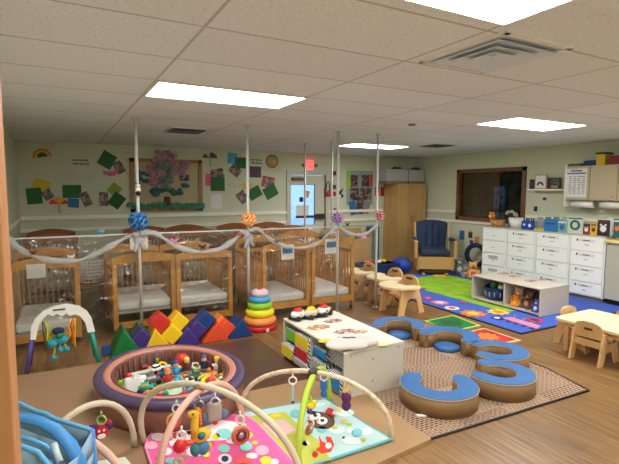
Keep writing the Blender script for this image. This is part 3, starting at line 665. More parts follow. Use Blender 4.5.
stick(352.3, 207.8, 6.5, 14, -14, BLUEP, 'blue_page', 3); stick(365.7, 207.5, 6, 12, 14, mat('lav', (150, 130, 150), .7), 'lilac_page', 3)
S(377.0, 191.5, 4.5, 9, 0, mat('rs1', (176, 40, 44), .7), 'red_card', 'red card left of the pair beside the tall cabinet', group='red cards by the tall cabinet')
S(382.2, 191.5, 4.0, 9, 0, MATS['rs1'], 'red_card', 'red card right of the pair beside the tall cabinet', group='red cards by the tall cabinet')
S(380.5, 178, 4.5, 3.5, 0, WALLP, 'small_notice', 'small pale notice above the two red cards', 'notice')

# ------------------------------------------------------------------ tall cabinet
cx0, cx1, cy0, cy1, ch = 6.63, 7.44, 8.06, 8.57, 1.80
cb = thing('tall_cabinet', 'tall light maple two-door cabinet in the far corner', 'cabinet', ((cx0+cx1)/2, (cy0+cy1)/2, 0))
M().bb(cx0, cx1, cy0+.02, cy1, 0, ch).part('body', LAMIN, cb)
xm = (cx0+cx1)/2
for a, b_, hx in ((cx0+.004, xm-.003, xm-.035), (xm+.003, cx1-.004, xm+.035)):
    d = M().bb(a, b_, cy0, cy0+.018, .05, ch-.01, bev=.003).part('door', LAMIN, cb)
    M().tube([(hx, cy0, .95), (hx, cy0-.03, .96), (hx, cy0-.03, 1.06), (hx, cy0, 1.07)], .006, 6).part('handle', mat('bronze', (110, 90, 60), .4, .6), d)
for (u0, u1, lab) in ((386, 408, 'grey white storage bin on the cabinet, left'), (408.5, 424, 'grey white storage bin on the cabinet, right')):
    a, b_ = aty(u0, 180, 8.15), aty(u1, 180, 8.15)
    t = thing('storage_bin', lab, 'bin', ((a.x+b_.x)/2, 8.33, ch), 'bins on the tall cabinet')
    M().bb(a.x, b_.x-.01, 8.14, 8.5, ch+.06, ch+.32, bev=.01).part('body', mat('bin_grey', (176, 178, 172), .7), t)
    M().bb(a.x, b_.x-.01, 8.13, 8.52, ch, ch+.058, bev=.005).part('tray', mat('bin_pat', (140, 120, 110), .7, var=.4, vscale=40), t)
    q = M(); mx_ = (a.x+b_.x)/2
    for k in range(5): q.tube([(mx_-.1+.05*k, 8.25, ch+.315), (mx_-.05+.05*k, 8.22, ch+.36+.02*(k % 2)), (mx_+.02+.04*k, 8.25, ch+.322)], .012, 6)
    q.part('contents', BLACK, t)

# ------------------------------------------------------------------ right wall drawer units
DXF = 7.02
ys = [6.075, 5.525, 4.955, 4.37, 3.83]
DRW = mat('drawer_white', (246, 246, 242), .4)
INK = mat('ink', (60, 50, 56), .7)
dl = ['white four-drawer unit farthest left along the right wall, plain fronts', 'white four-drawer unit under the blue caddy, second from the left', 'white four-drawer unit under the light blue book and box', 'white four-drawer unit nearest the counter, under the panda book']
for i in range(4):
    y1, y0 = ys[i]-.006, ys[i+1]+.006
    t = thing('drawer_unit', dl[i], 'drawer unit', ((DXF+XR)/2, (y0+y1)/2, 0), 'white drawer units along the right wall')
    M().bb(DXF+.02, XR-.03, y0, y1, .05, .965).part('carcass', DRW, t)
    M().bb(DXF+.05, XR-.05, y0+.02, y1-.02, 0, .05).part('plinth', GREY, t)
    M().bb(DXF, XR-.03, y0-.003, y1+.003, .967, .985, bev=.003).part('top', LAMW, t)
    zz = [.955, .735, .505, .265, .06]
    for k in range(4):
        pr = .05 if (i == 2 and k == 3) else 0
        d = M().bb(DXF-.004-pr*.3, DXF+.018, y0+.02, y1-.02, zz[k+1]+.008, zz[k]-.008, bev=.005).part('drawer', DRW, t)
        ym = (y0+y1)/2; zt = zz[k]-.055; xf = DXF-.005-pr*.3
        if i > 0:
            M().bb(xf-.003, xf, ym-.12, ym+.12, zt-.022, zt+.022).part('label_card', PAPER, d)
            M().bb(xf-.005, xf-.003, ym-.05, ym+.06, zt-.006, zt+.006).part('printed_word', INK, d); M().bb(xf-.005, xf, ym+.135, ym+.155, zt-.014, zt+.02).part('label_mark', INK, d)
        elif k > 1:
            M().bb(xf-.003, xf, ym-.1, ym+.1, zt-.05, zt+.01).part('label_card', mat('lc', (190, 180, 176), .8), d)
        M().bb(xf-.012, xf, ym-.03, ym+.03, zt-.07, zt-.062).part('handle', SILVER, d)

TOP = .986
def onx(u, v, x): return atx(u, v, x)
def block(name, lab, cat, u0, u1, vtop, x, dx, m, lean=0, bev=.004, extra=None, group=None, base=TOP):
    a, b_ = atx(u0, 225, x), atx(u1, 225, x); zt = atx((u0+u1)/2, vtop, x).z; yc = (a.y+b_.y)/2
    t = thing(name, lab, cat, (x, yc, base), group)
    M().bb(x, x+dx, b_.y, a.y, base, zt, bev=bev).part('cover' if dx < .08 else 'body', m, t)
    if extra: extra(t, x, b_.y, a.y, base, zt)
    return t
# tiger basket
a, b_ = atx(486, 220, 7.12), atx(503, 220, 7.12); yc = (a.y+b_.y)/2
t = thing('animal_basket', 'tan wicker basket with a plush tiger beside the window', 'basket', (7.22, yc, TOP))
M().lathe([(.10, 0), (.125, .10), (.12, .13)], (7.22, yc, TOP), 20, 1, 1.1).part('wicker', mat('wicker', (200, 150, 84), .9, var=.3, vscale=40), t)
M().torus((7.22, yc, TOP+.13), .12, .012).part('rim', mat('wdark', (120, 80, 50), .9), t)
tg = thing('plush_tiger', 'orange plush tiger peeking from the wicker basket', 'plush toy', (7.18, yc+.1, TOP+.10))
c = Vector((7.17, yc+.1, TOP+.2))
M().ball(c, .06).ball(c+Vector((0, .04, .055)), .02).ball(c+Vector((0, -.04, .055)), .02).ball(c+Vector((.02, 0, -.07)), .05, (1, 1, 1.2)).part('body', mat('tiger', (226, 130, 50), .9), tg)
M().ball(c+Vector((-.05, 0, -.015)), .028).part('muzzle', CREAM, tg); M().ball(c+Vector((-.055, .022, .02)), .008).ball(c+Vector((-.055, -.022, .02)), .008).ball(c+Vector((-.075, 0, -.01)), .008).part('eyes_and_nose', BLACK, tg)
c = Vector((7.24, yc-.07, TOP+.15)); tg = thing('plush_toy', 'dark plush poking out of the wicker basket, right side', 'plush toy', c)
M().ball(c, .055).ball(c+Vector((0, .03, .05)), .02).ball(c+Vector((0, -.03, .05)), .02).part('head', mat('darkplush', (60, 50, 56), .95), tg)
# bucket
a, b_ = atx(503.5, 220, 7.1), atx(521, 220, 7.1); yc = (a.y+b_.y)/2; r = abs(a.y-b_.y)/2*.93
t = thing('bucket', 'white tapered bucket next to the wicker basket', 'bucket', (7.1+r, yc, TOP))
M().lathe([(0, 0), (r*.72, 0), (r, .17), (r*.97, .17), (r*.7, .01), (0, .01)], (7.1+r, yc, TOP), 28).part('pail', WHITE, t)
M().torus((7.1+r, yc, TOP+.17), r, .007, n=28).part('rim', WHITE, t)
c = Vector((7.3, yc+.02, TOP+.02)); tp = thing('dried_bouquet', 'pale dried flowers standing behind the white bucket', 'plant', (7.32, yc+.22, TOP))
q = M(); f_ = M()
for k in range(14):
    a_ = k*2.4; e = Vector((7.34+.06*math.cos(a_), yc+.20+.1*math.sin(a_), TOP+.2+.09*random.random())); q.tube([(7.34, yc+.2, TOP+.0), e], .004, 4); f_.ball(e, .026, n=8)
q.part('stems', mat('stem', (90, 80, 60), .9), tp); f_.part('flower_heads', mat('dryf', (190, 180, 160), .9), tp)
M().cyl((7.34, yc+.2, TOP), (7.34, yc+.2, TOP+.11), .05, 16, .06).part('vase', GREY, tp)
# blue caddy with white drum
def cad(t, x, y0, y1, z0, z1):
    q = M()
    for k in range(5): q.cyl((x+.03+.02*(k % 2), y0+(y1-y0)*(k+.5)/5, z1-.02), (x+.03, y0+(y1-y0)*(k+.4)/5, z1+.05), .012, 8)
    q.part('contents', BLACK, t); M().ball((x-.008, y0+(y1-y0)*.3, (z0+z1)/2), .03, (.3, 1, 1)).ball((x-.008, y0+(y1-y0)*.75, (z0+z1)/2+.01), .02, (.3, 1, 1)).part('round_sticker', WHITE, t)
block('plastic_caddy', 'royal blue caddy of supplies right of the white bucket', 'caddy', 521.5, 533.5, 221, 7.05, .12, mat('roy', (20, 70, 170), .4), extra=cad)
CT = m_clear('clear_tub', .06, .1, (.85, .88, .92), .1, 5, .25)
def tubx(t, x, y0, y1, z0, z1): M().bb(x-.004, x+.14, y0-.004, y1+.004, z0, z0+.03).part('yellow_base', mat('ybase', (220, 210, 80), .5), t)
block('plastic_tub', 'clear tub with a yellow base beside the blue caddy', 'tub', 534.5, 543.5, 221.5, 7.06, .13, CT, extra=tubx)
block('storage_box', 'bright blue box right of the clear tub', 'box', 544, 556.5, 219.5, 7.05, .14, mat('boxb', (40, 120, 180), .5), extra=lambda t, x, y0, y1, z0, z1: M().bb(x-.01, x, y0+.03, y1-.03, z1-.08, z1-.05).part('handle_slot', mat('bb2', (20, 80, 140), .5), t))
def art(m1, m2, kind=0):
    def f(t, x, y0, y1, z0, z1):
        yc, zc = (y0+y1)/2, (z0+z1)/2; s_ = (y1-y0)
        if kind == 0: M().torus((x-.004, yc, zc), s_*.26, s_*.07, (1, 0, 0), 18).part('wreath_picture', m1, t)
        else: M().ball((x-.003, yc, zc-.01), s_*.28, (.08, 1, 1.1)).ball((x-.003, yc+s_*.2, zc+s_*.28), s_*.09, (.1, 1, 1)).ball((x-.003, yc-s_*.2, zc+s_*.28), s_*.09, (.1, 1, 1)).part('animal_picture', m1, t)
        M().bb(x-.004, x, y0+.01, y1-.01, z1-.04, z1-.02).part('title_band', m2, t)
    return f
block('picture_book', 'pale teal picture book standing beside the blue box', 'book', 557.5, 567, 220.5, 7.08, .012, mat('pteal', (120, 176, 180), .5), extra=art(BLUEP, PAPER, 1), group='picture books on the drawer units')
block('picture_book', 'big book with a green wreath on white cover', 'book', 567.5, 583, 216.5, 7.07, .02, mat('wbook', (206, 214, 200), .5), extra=art(TEALD, TEALD), group='picture books on the drawer units')
block('picture_book', 'small dark red picture book right of the wreath book', 'book', 583.2, 590, 223.5, 7.05, .012, mat('dred', (130, 60, 56), .5), extra=art(PAPER, BLACK, 1), group='picture books on the drawer units')
block('picture_book', 'small yellow book between dark red and panda books', 'book', 590.5, 597, 223, 7.05, .02, mat('ybook', (226, 180, 50), .5), extra=art(MAROON, BLACK, 1), group='picture books on the drawer units')
block('picture_book', 'dark book with a black and white panda cover', 'book', 597.5, 609.5, 220, 7.05, .016, mat('pbook', (50, 40, 46), .5), extra=art(PAPER, MAROON, 1), group='picture books on the drawer units')
block('picture_book', 'tall white book behind the panda book', 'book', 607, 612, 217.5, 7.09, .02, PAPER, group='picture books on the drawer units')
block('picture_book', 'dark teal book at the right edge of the photo', 'book', 613.5, 621, 219, 7.05, .02, TEALD, extra=art(ORG, PAPER, 1), group='picture books on the drawer units')
# row of leaning cards behind
for k in range(5):
    u = 537+k*8
    block('greeting_card', ['pale card behind the clear tub', 'pale card behind the blue box, left', 'pale card behind the blue box, right', 'pale card behind the teal book', 'pale card behind the wreath book'][k], 'card', u, u+6, 216.8, 7.3, .006, mat('pcard%d' % (k % 3), [(170, 176, 160), (130, 130, 120), (100, 150, 150)][k % 3], .7), group='cards along the wall behind the books')
# counter to the right
ct = thing('counter', 'grey fronted counter with a cream top at the right edge', 'counter', (7.28, 2.9, 0))
M().bb(7.0, XR-.02, 2.0, 3.80, .08, .90).part('front', mat('counter_grey', (184, 180, 164), .5), ct)
M().bb(7.05, XR-.02, 2.02, 3.79, 0, .08).part('toe_kick', BLACK, ct)
M().bb(6.95, XR-.02, 1.98, 3.815, .90, .95, bev=.015).part('worktop', mat('counter_cream', (232, 210, 140), .4), ct)
M().bb(7.08, 7.5, 2.6, 3.74, .95, 1.05, bev=.006).solo('tan_tray', mat('tantray', (176, 156, 118), .6), 'tan box standing on the cream counter top', 'box')
# upper cabinet
ux, uy1, uy0 = 7.22, 4.61, 3.2
uc = thing('wall_cabinet', 'beige wall cabinet with two doors above the drawer units', 'cabinet', (7.38, (uy0+uy1)/2, 1.49))
UCM = mat('uc_beige', (190, 176, 144), .5)
M().bb(ux+.02, XR-.005, uy0, uy1, 1.50, 2.04).part('body', UCM, uc)
M().bb(ux-.005, XR-.005, uy1, uy1+.02, 1.40, 2.06).part('side_panel', TRIM, uc); M().bb(ux-.005, XR-.005, uy0+.5, uy0+.52, 1.40, 1.50).part('lower_panel', TRIM, uc)
yd = atx(589, 190, ux).y; ye = atx(616.5, 190, ux).y
for a, b_ in ((yd+.004, uy1-.01), (ye, yd-.004), (uy0, ye-.02)):
    d = M().bb(ux, ux+.02, a, b_, 1.51, 2.03, bev=.003).part('door', UCM, uc)
    M().ball((ux-.01, a+.05 if a < yd else a+.02, 1.56), .012).part('knob', SILVER, d)
a, b_ = atx(566.5, 169, ux-.005), atx(586, 197.5, ux-.005)
ps = thing('wall_poster', 'white printed chart taped on the wall cabinet door', 'poster', (ux-.005, (a.y+b_.y)/2, b_.z))
M().bb(ux-.008, ux-.004, b_.y, a.y, b_.z, a.z).part('sheet', PAPER, ps)
q = M(); W_ = a.y-b_.y; H_ = a.z-b_.z
q2 = M().bb(ux-.010, ux-.008, b_.y+.02, a.y-.02, a.z-.085, a.z-.065); q2.part('blue_band', BLUEP, ps)
M().bb(ux-.010, ux-.008, b_.y+.08, a.y-.08, a.z-.045, a.z-.025).part('title_line', MAROON, ps)
for r_ in range(9):
    for k in range(4):
        y_ = b_.y+.03+k*(W_-.06)/4; z_ = a.z-.12-r_*(H_-.16)/9; q.bb(ux-.010, ux-.008, y_, y_+(W_-.06)/4*random.uniform(.4, .85), z_-.012, z_)
q.part('text_lines', GREY, ps)
for (u0, u1, lab) in ((571.5, 593, 'paper towel roll under the wall cabinet, left'), (600, 622, 'paper towel roll under the wall cabinet, right')):
    a, b_ = atx(u0, 205, 7.3), atx(u1, 205, 7.3); t = thing('paper_towel_roll', lab, 'paper towel roll', (7.32, (a.y+b_.y)/2, 1.37), 'paper towel rolls')
    M().cyl((7.32, a.y, 1.435), (7.32, b_.y, 1.435), .052, 18).part('roll', WHITE, t)
    M().bb(7.31, 7.33, a.y+.003, a.y+.013, 1.40, 1.50).bb(7.31, 7.33, b_.y-.013, b_.y-.003, 1.40, 1.50).part('holder', GREY, t)
# things on the wall cabinet
block('soft_bag', 'blue soft bag lying on the wall cabinet', 'bag', 579, 593, 160.5, 7.26, .2, mat('bagblue', (40, 74, 110), .8), bev=.03, base=2.041)
block('storage_bin', 'yellow bin with a dark lid on the wall cabinet', 'bin', 592.5, 601, 154.5, 7.26, .2, mat('binyel', (206, 176, 30), .5), base=2.041, extra=lambda t, x, y0, y1, z0, z1: M().bb(x-.01, x+.21, y0-.01, y1+.01, z1, z1+.03, bev=.005).part('lid', mat('lidd', (40, 50, 60), .5), t))
block('storage_bin', 'dark red bin on the wall cabinet at the right edge', 'bin', 605.5, 622, 155.5, 7.26, .22, mat('binred', (120, 30, 40), .5), base=2.041)
block('flat_folder', 'thin brown folder lying on the left end of the wall cabinet', 'folder', 565, 577, 163.8, 7.26, .2, mat('fold', (120, 90, 60), .7), base=2.041)
# small shelf
a, b_ = atx(527, 191, 7.36), atx(562, 191, 7.36)
M().bb(7.36, XR-.003, b_.y, a.y, 1.655, 1.68).bb(7.5, XR-.003, a.y-.04, a.y-.02, 1.60, 1.655).bb(7.5, XR-.003, b_.y+.04, b_.y+.06, 1.60, 1.655).solo('wall_shelf', TRIM, 'small white wall shelf left of the wall cabinet', 'shelf')
def frame(u0, u1, vt, x, mf, mp, lab):
    a, b_ = atx(u0, 185, x), atx(u1, 185, x); zt = atx(u0, vt, x).z; zb = 1.681
    t = thing('framed_picture', lab, 'framed picture', (x, (a.y+b_.y)/2, zb), 'framed pictures on the wall shelf')
    M().bb(x, x+.02, b_.y, a.y, zb, zt, bev=.004).part('frame', mf, t); M().bb(x-.003, x, b_.y+.02, a.y-.02, zb+.02, zt-.02).part('picture', mp, t)
    return t
frame(529.5, 535, 179.5, 7.44, BLACK, mat('dkpic', (60, 56, 50), .6), 'dark narrow frame at the left end of the wall shelf')
t = frame(534.5, 546.5, 174.5, 7.38, mat('pframe', (196, 150, 130), .6), PAPER, 'pale pink frame with an arch picture on the wall shelf')
yc = t.location.y; A = arc((yc, 1.72), .065, 0, 180, 12); B = arc((yc, 1.72), .035, 180, 0, 12); M().prism(A+B, .003, lambda y_, z_, q_: (7.372+q_, y_, z_+.02)).part('arch_picture', mat('archp', (60, 40, 50), .6), t)
frame(547.5, 560.5, 178, 7.45, mat('frd', (70, 60, 50), .6), mat('frp', (90, 100, 80), .6, var=.4, vscale=20), 'dark framed picture at the right end of the wall shelf')
frame(550, 559, 184.5, 7.38, mat('frd2', (90, 60, 50), .6), mat('frp2', (170, 140, 130), .6), 'small low frame in front of the dark framed picture')
a = atx(545.3, 198.8, XR); t = thing('thermostat', 'small white framed control panel under the wall shelf', 'thermostat', (XR-.02, a.y, a.z))
M().bb(XR-.02, XR-.002, a.y-.055, a.y+.055, a.z-.045, a.z+.045, bev=.006).part('case', WHITE, t); M().bb(XR-.023, XR-.02, a.y-.035, a.y+.035, a.z-.028, a.z+.028).part('screen', mat('scr', (50, 70, 130), .3), t)
a = atx(536.8, 208.7, XR); t = thing('wall_outlet', 'wall outlet with a black plug left of the thermostat', 'outlet', (XR-.02, a.y, a.z))
M().bb(XR-.008, XR-.001, a.y-.04, a.y+.04, a.z-.06, a.z+.06).part('plate', TRIM, t); M().bb(XR-.06, XR-.008, a.y-.025, a.y+.025, a.z-.045, a.z+.045, bev=.012).part('plug', BLACK, t)
# wall stickers by the chair
for (u, v, wp, hp, m_, lab) in ((462, 235, 5, 9, BLUEP, 'blue framed picture low on the wall behind the glider'), (470.5, 235, 4, 6, MAROON, 'dark red sticker low on the right wall, right of the blue picture'), (477, 240, 4.5, 7, mat('stk1', (206, 140, 90), .7), 'orange animal sticker low on the wall beside the drawers'), (471.5, 242, 3.5, 3.5, mat('stk2', (70, 76, 90), .7), 'small dark sticker low on the wall, lowest of the stickers'), (470.5, 231, 2.4, 2.4, YELP, 'tiny yellow sticker above the dark red one')):
    S(u, v, wp, hp, 0, m_, 'wall_sticker', lab, 'sticker', wall='x')

# ================================================================== floor things
def flat(name, poly, h, m, lab, cat, parent=None, z=0, partname=None):
    q = M().prism(poly, h, lambda x, y, w_: (x, y, z+w_))
    return q.part(name, m, parent) if parent else q.solo(name, m, lab, cat)
# vinyl mats
MATB = mat('vinyl_brown', (84, 58, 46), .32, bump=.25, vscale=2.2, stretch=(1, 3, 1)); MATT = mat('vinyl_tan', (164, 130, 90), .45, bump=.25, vscale=2.5)
MATL = mat('vinyl_brown_lit', (160, 124, 94), .38, bump=.3, vscale=2.0, stretch=(1, 2.5, 1))  # brown vinyl with the light falling on it put into a lighter colour
M().box((.02, 3.66, .012), (1.0, 2.04, .022), rz=-.01, bev=.008).solo('floor_mat', MATL, 'brown vinyl floor mat coloured lighter as if lit, on the left under the toy bar feet', 'floor mat')
M().box((1.21, 3.95, .011), (1.36, 1.50, .020), rz=-.02, bev=.008).solo('floor_mat', MATB, 'dark brown shiny vinyl mat under and behind the ball pit', 'floor mat')
M().prism([(.54, 2.0), (2.10, 2.17), (2.12, 2.68), (2.06, 3.40), (1.3, 3.42), (.54, 3.2)], .024, lambda x, y, w_: (x, y, .0+w_)).solo('floor_mat', MATT, 'tan vinyl mat under the owl play gym', 'floor mat')
# woven rug
rg = thing('patchwork_rug', 'beige and maroon patchwork woven rug under the blue curved seats', 'rug', (2.9, 3.2, 0))
M().prism([(2.08, 2.205), (3.785, 2.145), (3.93, 2.60), (4.0, 4.25), (2.1, 4.3)], .010, lambda x, y, w_: (x, y, w_)).part('woven_field', WEAVE, rg)
M().tube([(4.0, 4.25, .008), (3.93, 2.60, .008), (3.795, 2.135, .008), (2.08, 2.195, .008)], .0085, 6).part('black_binding', BLACK, rg)
# alphabet rug
ar = thing('play_rug', 'large green and blue play rug with bugs and flowers', 'rug', (5.8, 5.2, 0))
RB = mat('rug_blue', (62, 96, 190), .95, var=.08, vscale=60); RG = mat('rug_green', (140, 184, 34), .95, var=.12, vscale=5)
M().bb(4.66, 7.0, 3.42, 6.95, 0, .010).part('blue_border', RB, ar)
M().bb(4.64, 7.02, 3.395, 3.42, 0, .012).bb(4.635, 4.66, 3.395, 6.97, 0, .012).part('black_binding', BLACK, ar)
M().bb(5.28, 6.62, 4.12, 6.60, .010, .013).part('green_field', RG, ar)
def disc(x, y, r, z, e=1, n=18, sp=0):
    return [((x+(r*(1+sp*math.cos(a*9)))*math.cos(a)), (y+e*(r*(1+sp*math.cos(a*9)))*math.sin(a))) for a in [2*PI*i/n for i in range(n)]]
def rugpic(u, v, r, m1, m2, kind='flower'):
    c = atz(u, v, 0); t = ar
    M().prism(disc(c.x, c.y, r, 0, n=54, sp=.16 if kind == 'flower' else 0), .002, lambda x, y, w_: (x, y, .0135+w_)).part('printed_motif', m1, t)
    M().prism(disc(c.x, c.y, r*.5, 0), .002, lambda x, y, w_: (x, y, .0155+w_)).part('motif_centre', m2, t)
RO = mat('rug_orange', (236, 120, 40), .95); RR = mat('rug_red', (196, 44, 56), .95); RP = mat('rug_pink', (224, 130, 160), .95); RY = mat('rug_yellow', (240, 196, 70), .95); RW = mat('rug_white', (226, 220, 210), .95); RV = mat('rug_violet', (60, 40, 110), .95)
for (u, v, r, a, b_, k) in ((473, 314.5, .20, RO, RY, 'flower'), (498, 313, .17, RY, RO, 'flower'), (497, 319, .10, RV, RW, 'disc'), (440, 303.5, .15, RP, RW, 'flower'), (428, 299, .11, RR, RP, 'flower'), (452, 309, .13, RW, RR, 'disc'), (463, 304, .07, RR, RR, 'disc'), (535, 321, .13, RR, RV, 'flower'), (459, 275, .10, RR, RP, 'flower'), (440, 276, .16, RY, RO, 'flower'), (423, 289.5, .07, RR, RR, 'disc')):
    rugpic(u, v, r*.78, a, b_, k)
c = atz(519, 324, 0)
M().prism([(c.x-.03, c.y-.26), (c.x+.12, c.y-.22), (c.x+.14, c.y+.22), (c.x, c.y+.26)], .002, lambda x, y, w_: (x, y, .0135+w_)).part('printed_bug', RP, ar)
q = M()
for k in range(5): q.box((c.x-.06, c.y-.22+k*.11, .0145), (.08, .05, .002), rz=.3)
q.part('bug_feet', RV, ar); q = M()
for k in range(3): q.box((c.x+.2, c.y-.06+k*.14, .0145), (.16, .012, .002), rz=.3*k)
q.part('bug_feelers', RG, ar)
def square_mat(cs, m1, m2, lab, motif):
    cs = [atz(u, v, 0) for u, v in cs]; ce = sum(cs, Vector())/4; t = thing('square_mat', lab, 'mat', ce)
    M().prism([(p.x, p.y) for p in cs], .008, lambda x, y, w_: (x, y, w_)).part('border', m1, t)
    M().prism([((p.x-ce.x)*.86+ce.x, (p.y-ce.y)*.86+ce.y) for p in cs], .003, lambda x, y, w_: (x, y, .008+w_)).part('centre', m2, t)
    M().prism(disc(ce.x, ce.y, .12, 0, n=36, sp=.2), .002, lambda x, y, w_: (x, y, .011+w_)).part('motif', motif, t)
square_mat([(424, 321.5), (453, 315.5), (481, 326), (449, 333)], mat('bord_lime', (176, 200, 110), .9), mat('sq_green', (24, 110, 40), .9, var=.3, vscale=4), 'small green square mat with pale lime edge between rug and blue seats', mat('sq_g2', (20, 86, 34), .9))
square_mat([(455, 335), (484, 328.5), (521, 341), (492, 346.5)], mat('bord_pink', (214, 180, 130), .9), mat('sq_red', (176, 40, 34), .9, var=.3, vscale=4), 'small red square mat in front of the play rug corner', RO)

# curved soft seats
def curved(cx, cy, ro, ri, a0, a1, lab, H=.158, rot_e=1):
    t = thing('curved_soft_seat', lab, 'soft seat', (cx, cy, 0), 'curved blue topped soft seats')
    rm, hw = (ro+ri)/2, (ro-ri)/2; n_ = 26; A = []; B = []
    da = math.degrees(hw/rm)
    for i in range(-4, n_+5):
        if i < 0: th = a0-da*math.sin(-i/4*PI/2)*.9; wd = math.cos(-i/4*PI/2)
        elif i > n_: th = a1+da*math.sin((i-n_)/4*PI/2)*.9; wd = math.cos((i-n_)/4*PI/2)
        else: th = a0+(a1-a0)*i/n_; wd = 1
        wd = max(wd, .22); a = math.radians(th)
        A.append((cx+(rm+hw*wd)*math.cos(a), cy+(rm+hw*wd)*math.sin(a))); B.append((cx+(rm-hw*wd)*math.cos(a), cy+(rm-hw*wd)*math.sin(a)))
    M().strip(A, B, .011, H-.012).part('tan_side', SEATTAN, t)
    def ins(P, Q, k): return [(p[0]+(q_[0]-p[0])*k, p[1]+(q_[1]-p[1])*k) for p, q_ in zip(P, Q)]
    M().strip(ins(A, B, .015), ins(B, A, .015), H-.012, H).part('blue_top', SEATBLUE, t)
    M().tube([(p[0], p[1], H-.010) for p in A+B[::-1]], .005, 5, closed=True).part('piping', mat('piping', (176, 160, 130), .6), t)
    return t
SEATS = [(2.555, 2.575, .295, .145, 110, 355, 'C-shaped blue topped seat nearest the camera, tag at its foot'),
         (3.175, 2.515, .275, .135, 172, 432, 'blue topped curved seat at the right front, second nearest'),
         (3.60, 2.885, .275, .14, 185, 455, 'blue topped curved seat behind the right front one'),
         (3.525, 3.43, .305, .15, -78, 128, 'blue topped arch seat in front of the green square mat'),
         (3.335, 4.00, .285, .148, -60, 160, 'blue topped arch seat below the nearest feeding chair'),
         (2.76, 4.06, .27, .13, -120, 100, 'blue topped seat end half hidden behind the white toy shelf')]
for s_ in SEATS: curved(*s_)
for (x, y, lab) in ((3.33, 3.985, 'low round blue pad inside the arch seat below the feeding chair'), (3.505, 3.43, 'low round blue pad inside the arch seat by the green mat')):
    t = thing('round_floor_pad', lab, 'pad', (x, y, 0), 'round blue pads')
    M().lathe([(.125, .011), (.13, .018), (.13, .042), (.12, .05), (0, .05)], (x, y, 0), 28).part('pad', SEATBLUE, t)
a = atz(420.5, 417, 0)
M().box((a.x, a.y-.01, .016), (.07, .03, .008), rz=-.5).solo('cloth_tag', PAPER, 'white care tag lying at the foot of the nearest curved seat', 'tag')

# ------------------------------------------------------------------ ball pit
PCX, PCY = .735, 3.62
pit = thing('ball_pit', 'oval padded ball pit with purple rim and brown wall', 'ball pit', (PCX, PCY, 0))
RZ = .21; ROT = Matrix.Rotation(.21, 3, 'Z')
def lz(prof, m_, nm): M().lathe(prof, (PCX, PCY, 0), 56, .542, .648, ROT).part(nm, m_, pit)
lz([(.95, .026), (.985, .05), (.99, .17), (.97, .203), (.90, .203), (.90, .026), (.95, .026)], mat('pit_brown', (140, 94, 80), .4, bump=.1, vscale=3), 'outer_wall')
lz([(.955, .196), (1.0, .202), (1.014, .225), (1.003, .242), (.955, .252), (.885, .254), (.885, .196), (.955, .196)], mat('pit_purple', (76, 60, 92), .4), 'purple_rim')
lz([(.885, .215), (.885, .2545), (.84, .256), (.80, .250), (.785, .238), (.785, .215), (.885, .215)], mat('pit_pink', (186, 124, 104), .4), 'pink_rim')
lz([(.78, .026), (.78, .24), (.76, .245), (.74, .23), (.735, .05), (.735, .026), (.78, .026)], mat('pit_inner', (112, 66, 54), .4, var=.2, vscale=7, stretch=(5, 5, .2)), 'inner_wall')
lz([(0, .026), (.74, .026), (.74, .115), (0, .115)], mat('pit_floor', (170, 176, 160), .5), 'base_pad')
q = M()
for k in range(40):
    a = 2*PI*k/40; p = ROT @ Vector((.728*.542*math.cos(a), .728*.648*math.sin(a), 0)); q.cyl((PCX+p.x, PCY+p.y, .04), (PCX+p.x, PCY+p.y, .23), .007, 5)
q.part('inner_gathers', MATS['pit_inner'], pit)
# toys in the pit
Z0 = .076
LIFT = .045
BEFORE = set(COL.objects)
def px2(u, v, z=.10): p = atz(u, v, z+LIFT); return p.x, p.y
def toy_ball(u, v, r, m, lab, z=None): x, y = px2(u, v, Z0+r if z is None else z); M().ball((x, y, Z0+r if z is None else z), r, n=18).solo('toy_ball', m, lab, 'ball')
toy_ball(182, 360.5, .062, RED, 'big glossy red ball at the back of the ball pit', .15)
toy_ball(150, 369, .024, ORG, 'small orange ball near the left back of the pit', .10)
toy_ball(128.5, 376.5, .03, RED, 'small red ball at the left edge of the pit', .12)
toy_ball(120, 383, .025, LIME, 'small lime ball at the far left inside the pit', .08)
def dome(u, v, lab):
    x, y = px2(u, v, .12); t = thing('dome_toy', lab, 'toy', (x, y, Z0))
    M().torus((x, y, .105), .062, .018, (.2, -.3, 1)).part('yellow_ring', YEL, t); M().ball((x, y-.01, .115), .045).part('red_dome', RED, t)
    M().torus((x-.03, y+.05, .11), .05, .012, (0, -.5, 1)).part('lime_ring', LIME, t)
dome(210.5, 381, 'red dome in a yellow ring at the right front of the pit')
x, y = px2(136, 385, .12)
t = thing('toy_box', 'rounded white plastic toy tray standing in the left of the pit', 'toy', (x, y, Z0))
M().box((x, y, .12), (.16, .03, .13), bev=.018, rot=Matrix.Rotation(-.35, 3, 'X'), seg=3).part('shell', WHITE, t)
M().tube([(x-.03, y-.01, .185), (x, y-.0, .20), (x+.03, y-.01, .185)], .008, 6).part('handle', WHITE, t)
a, b_ = Vector((*px2(130, 374, .13), .13)), Vector((*px2(171, 367, .11), .11))
M().box(tuple((a+b_)/2), ((b_-a).length, .05, .018), rz=math.atan2(b_.y-a.y, b_.x-a.x), bev=.004).solo('toy_track', mat('track_pale', (196, 200, 184), .5), 'long pale track piece lying across the back left of the pit', 'toy')
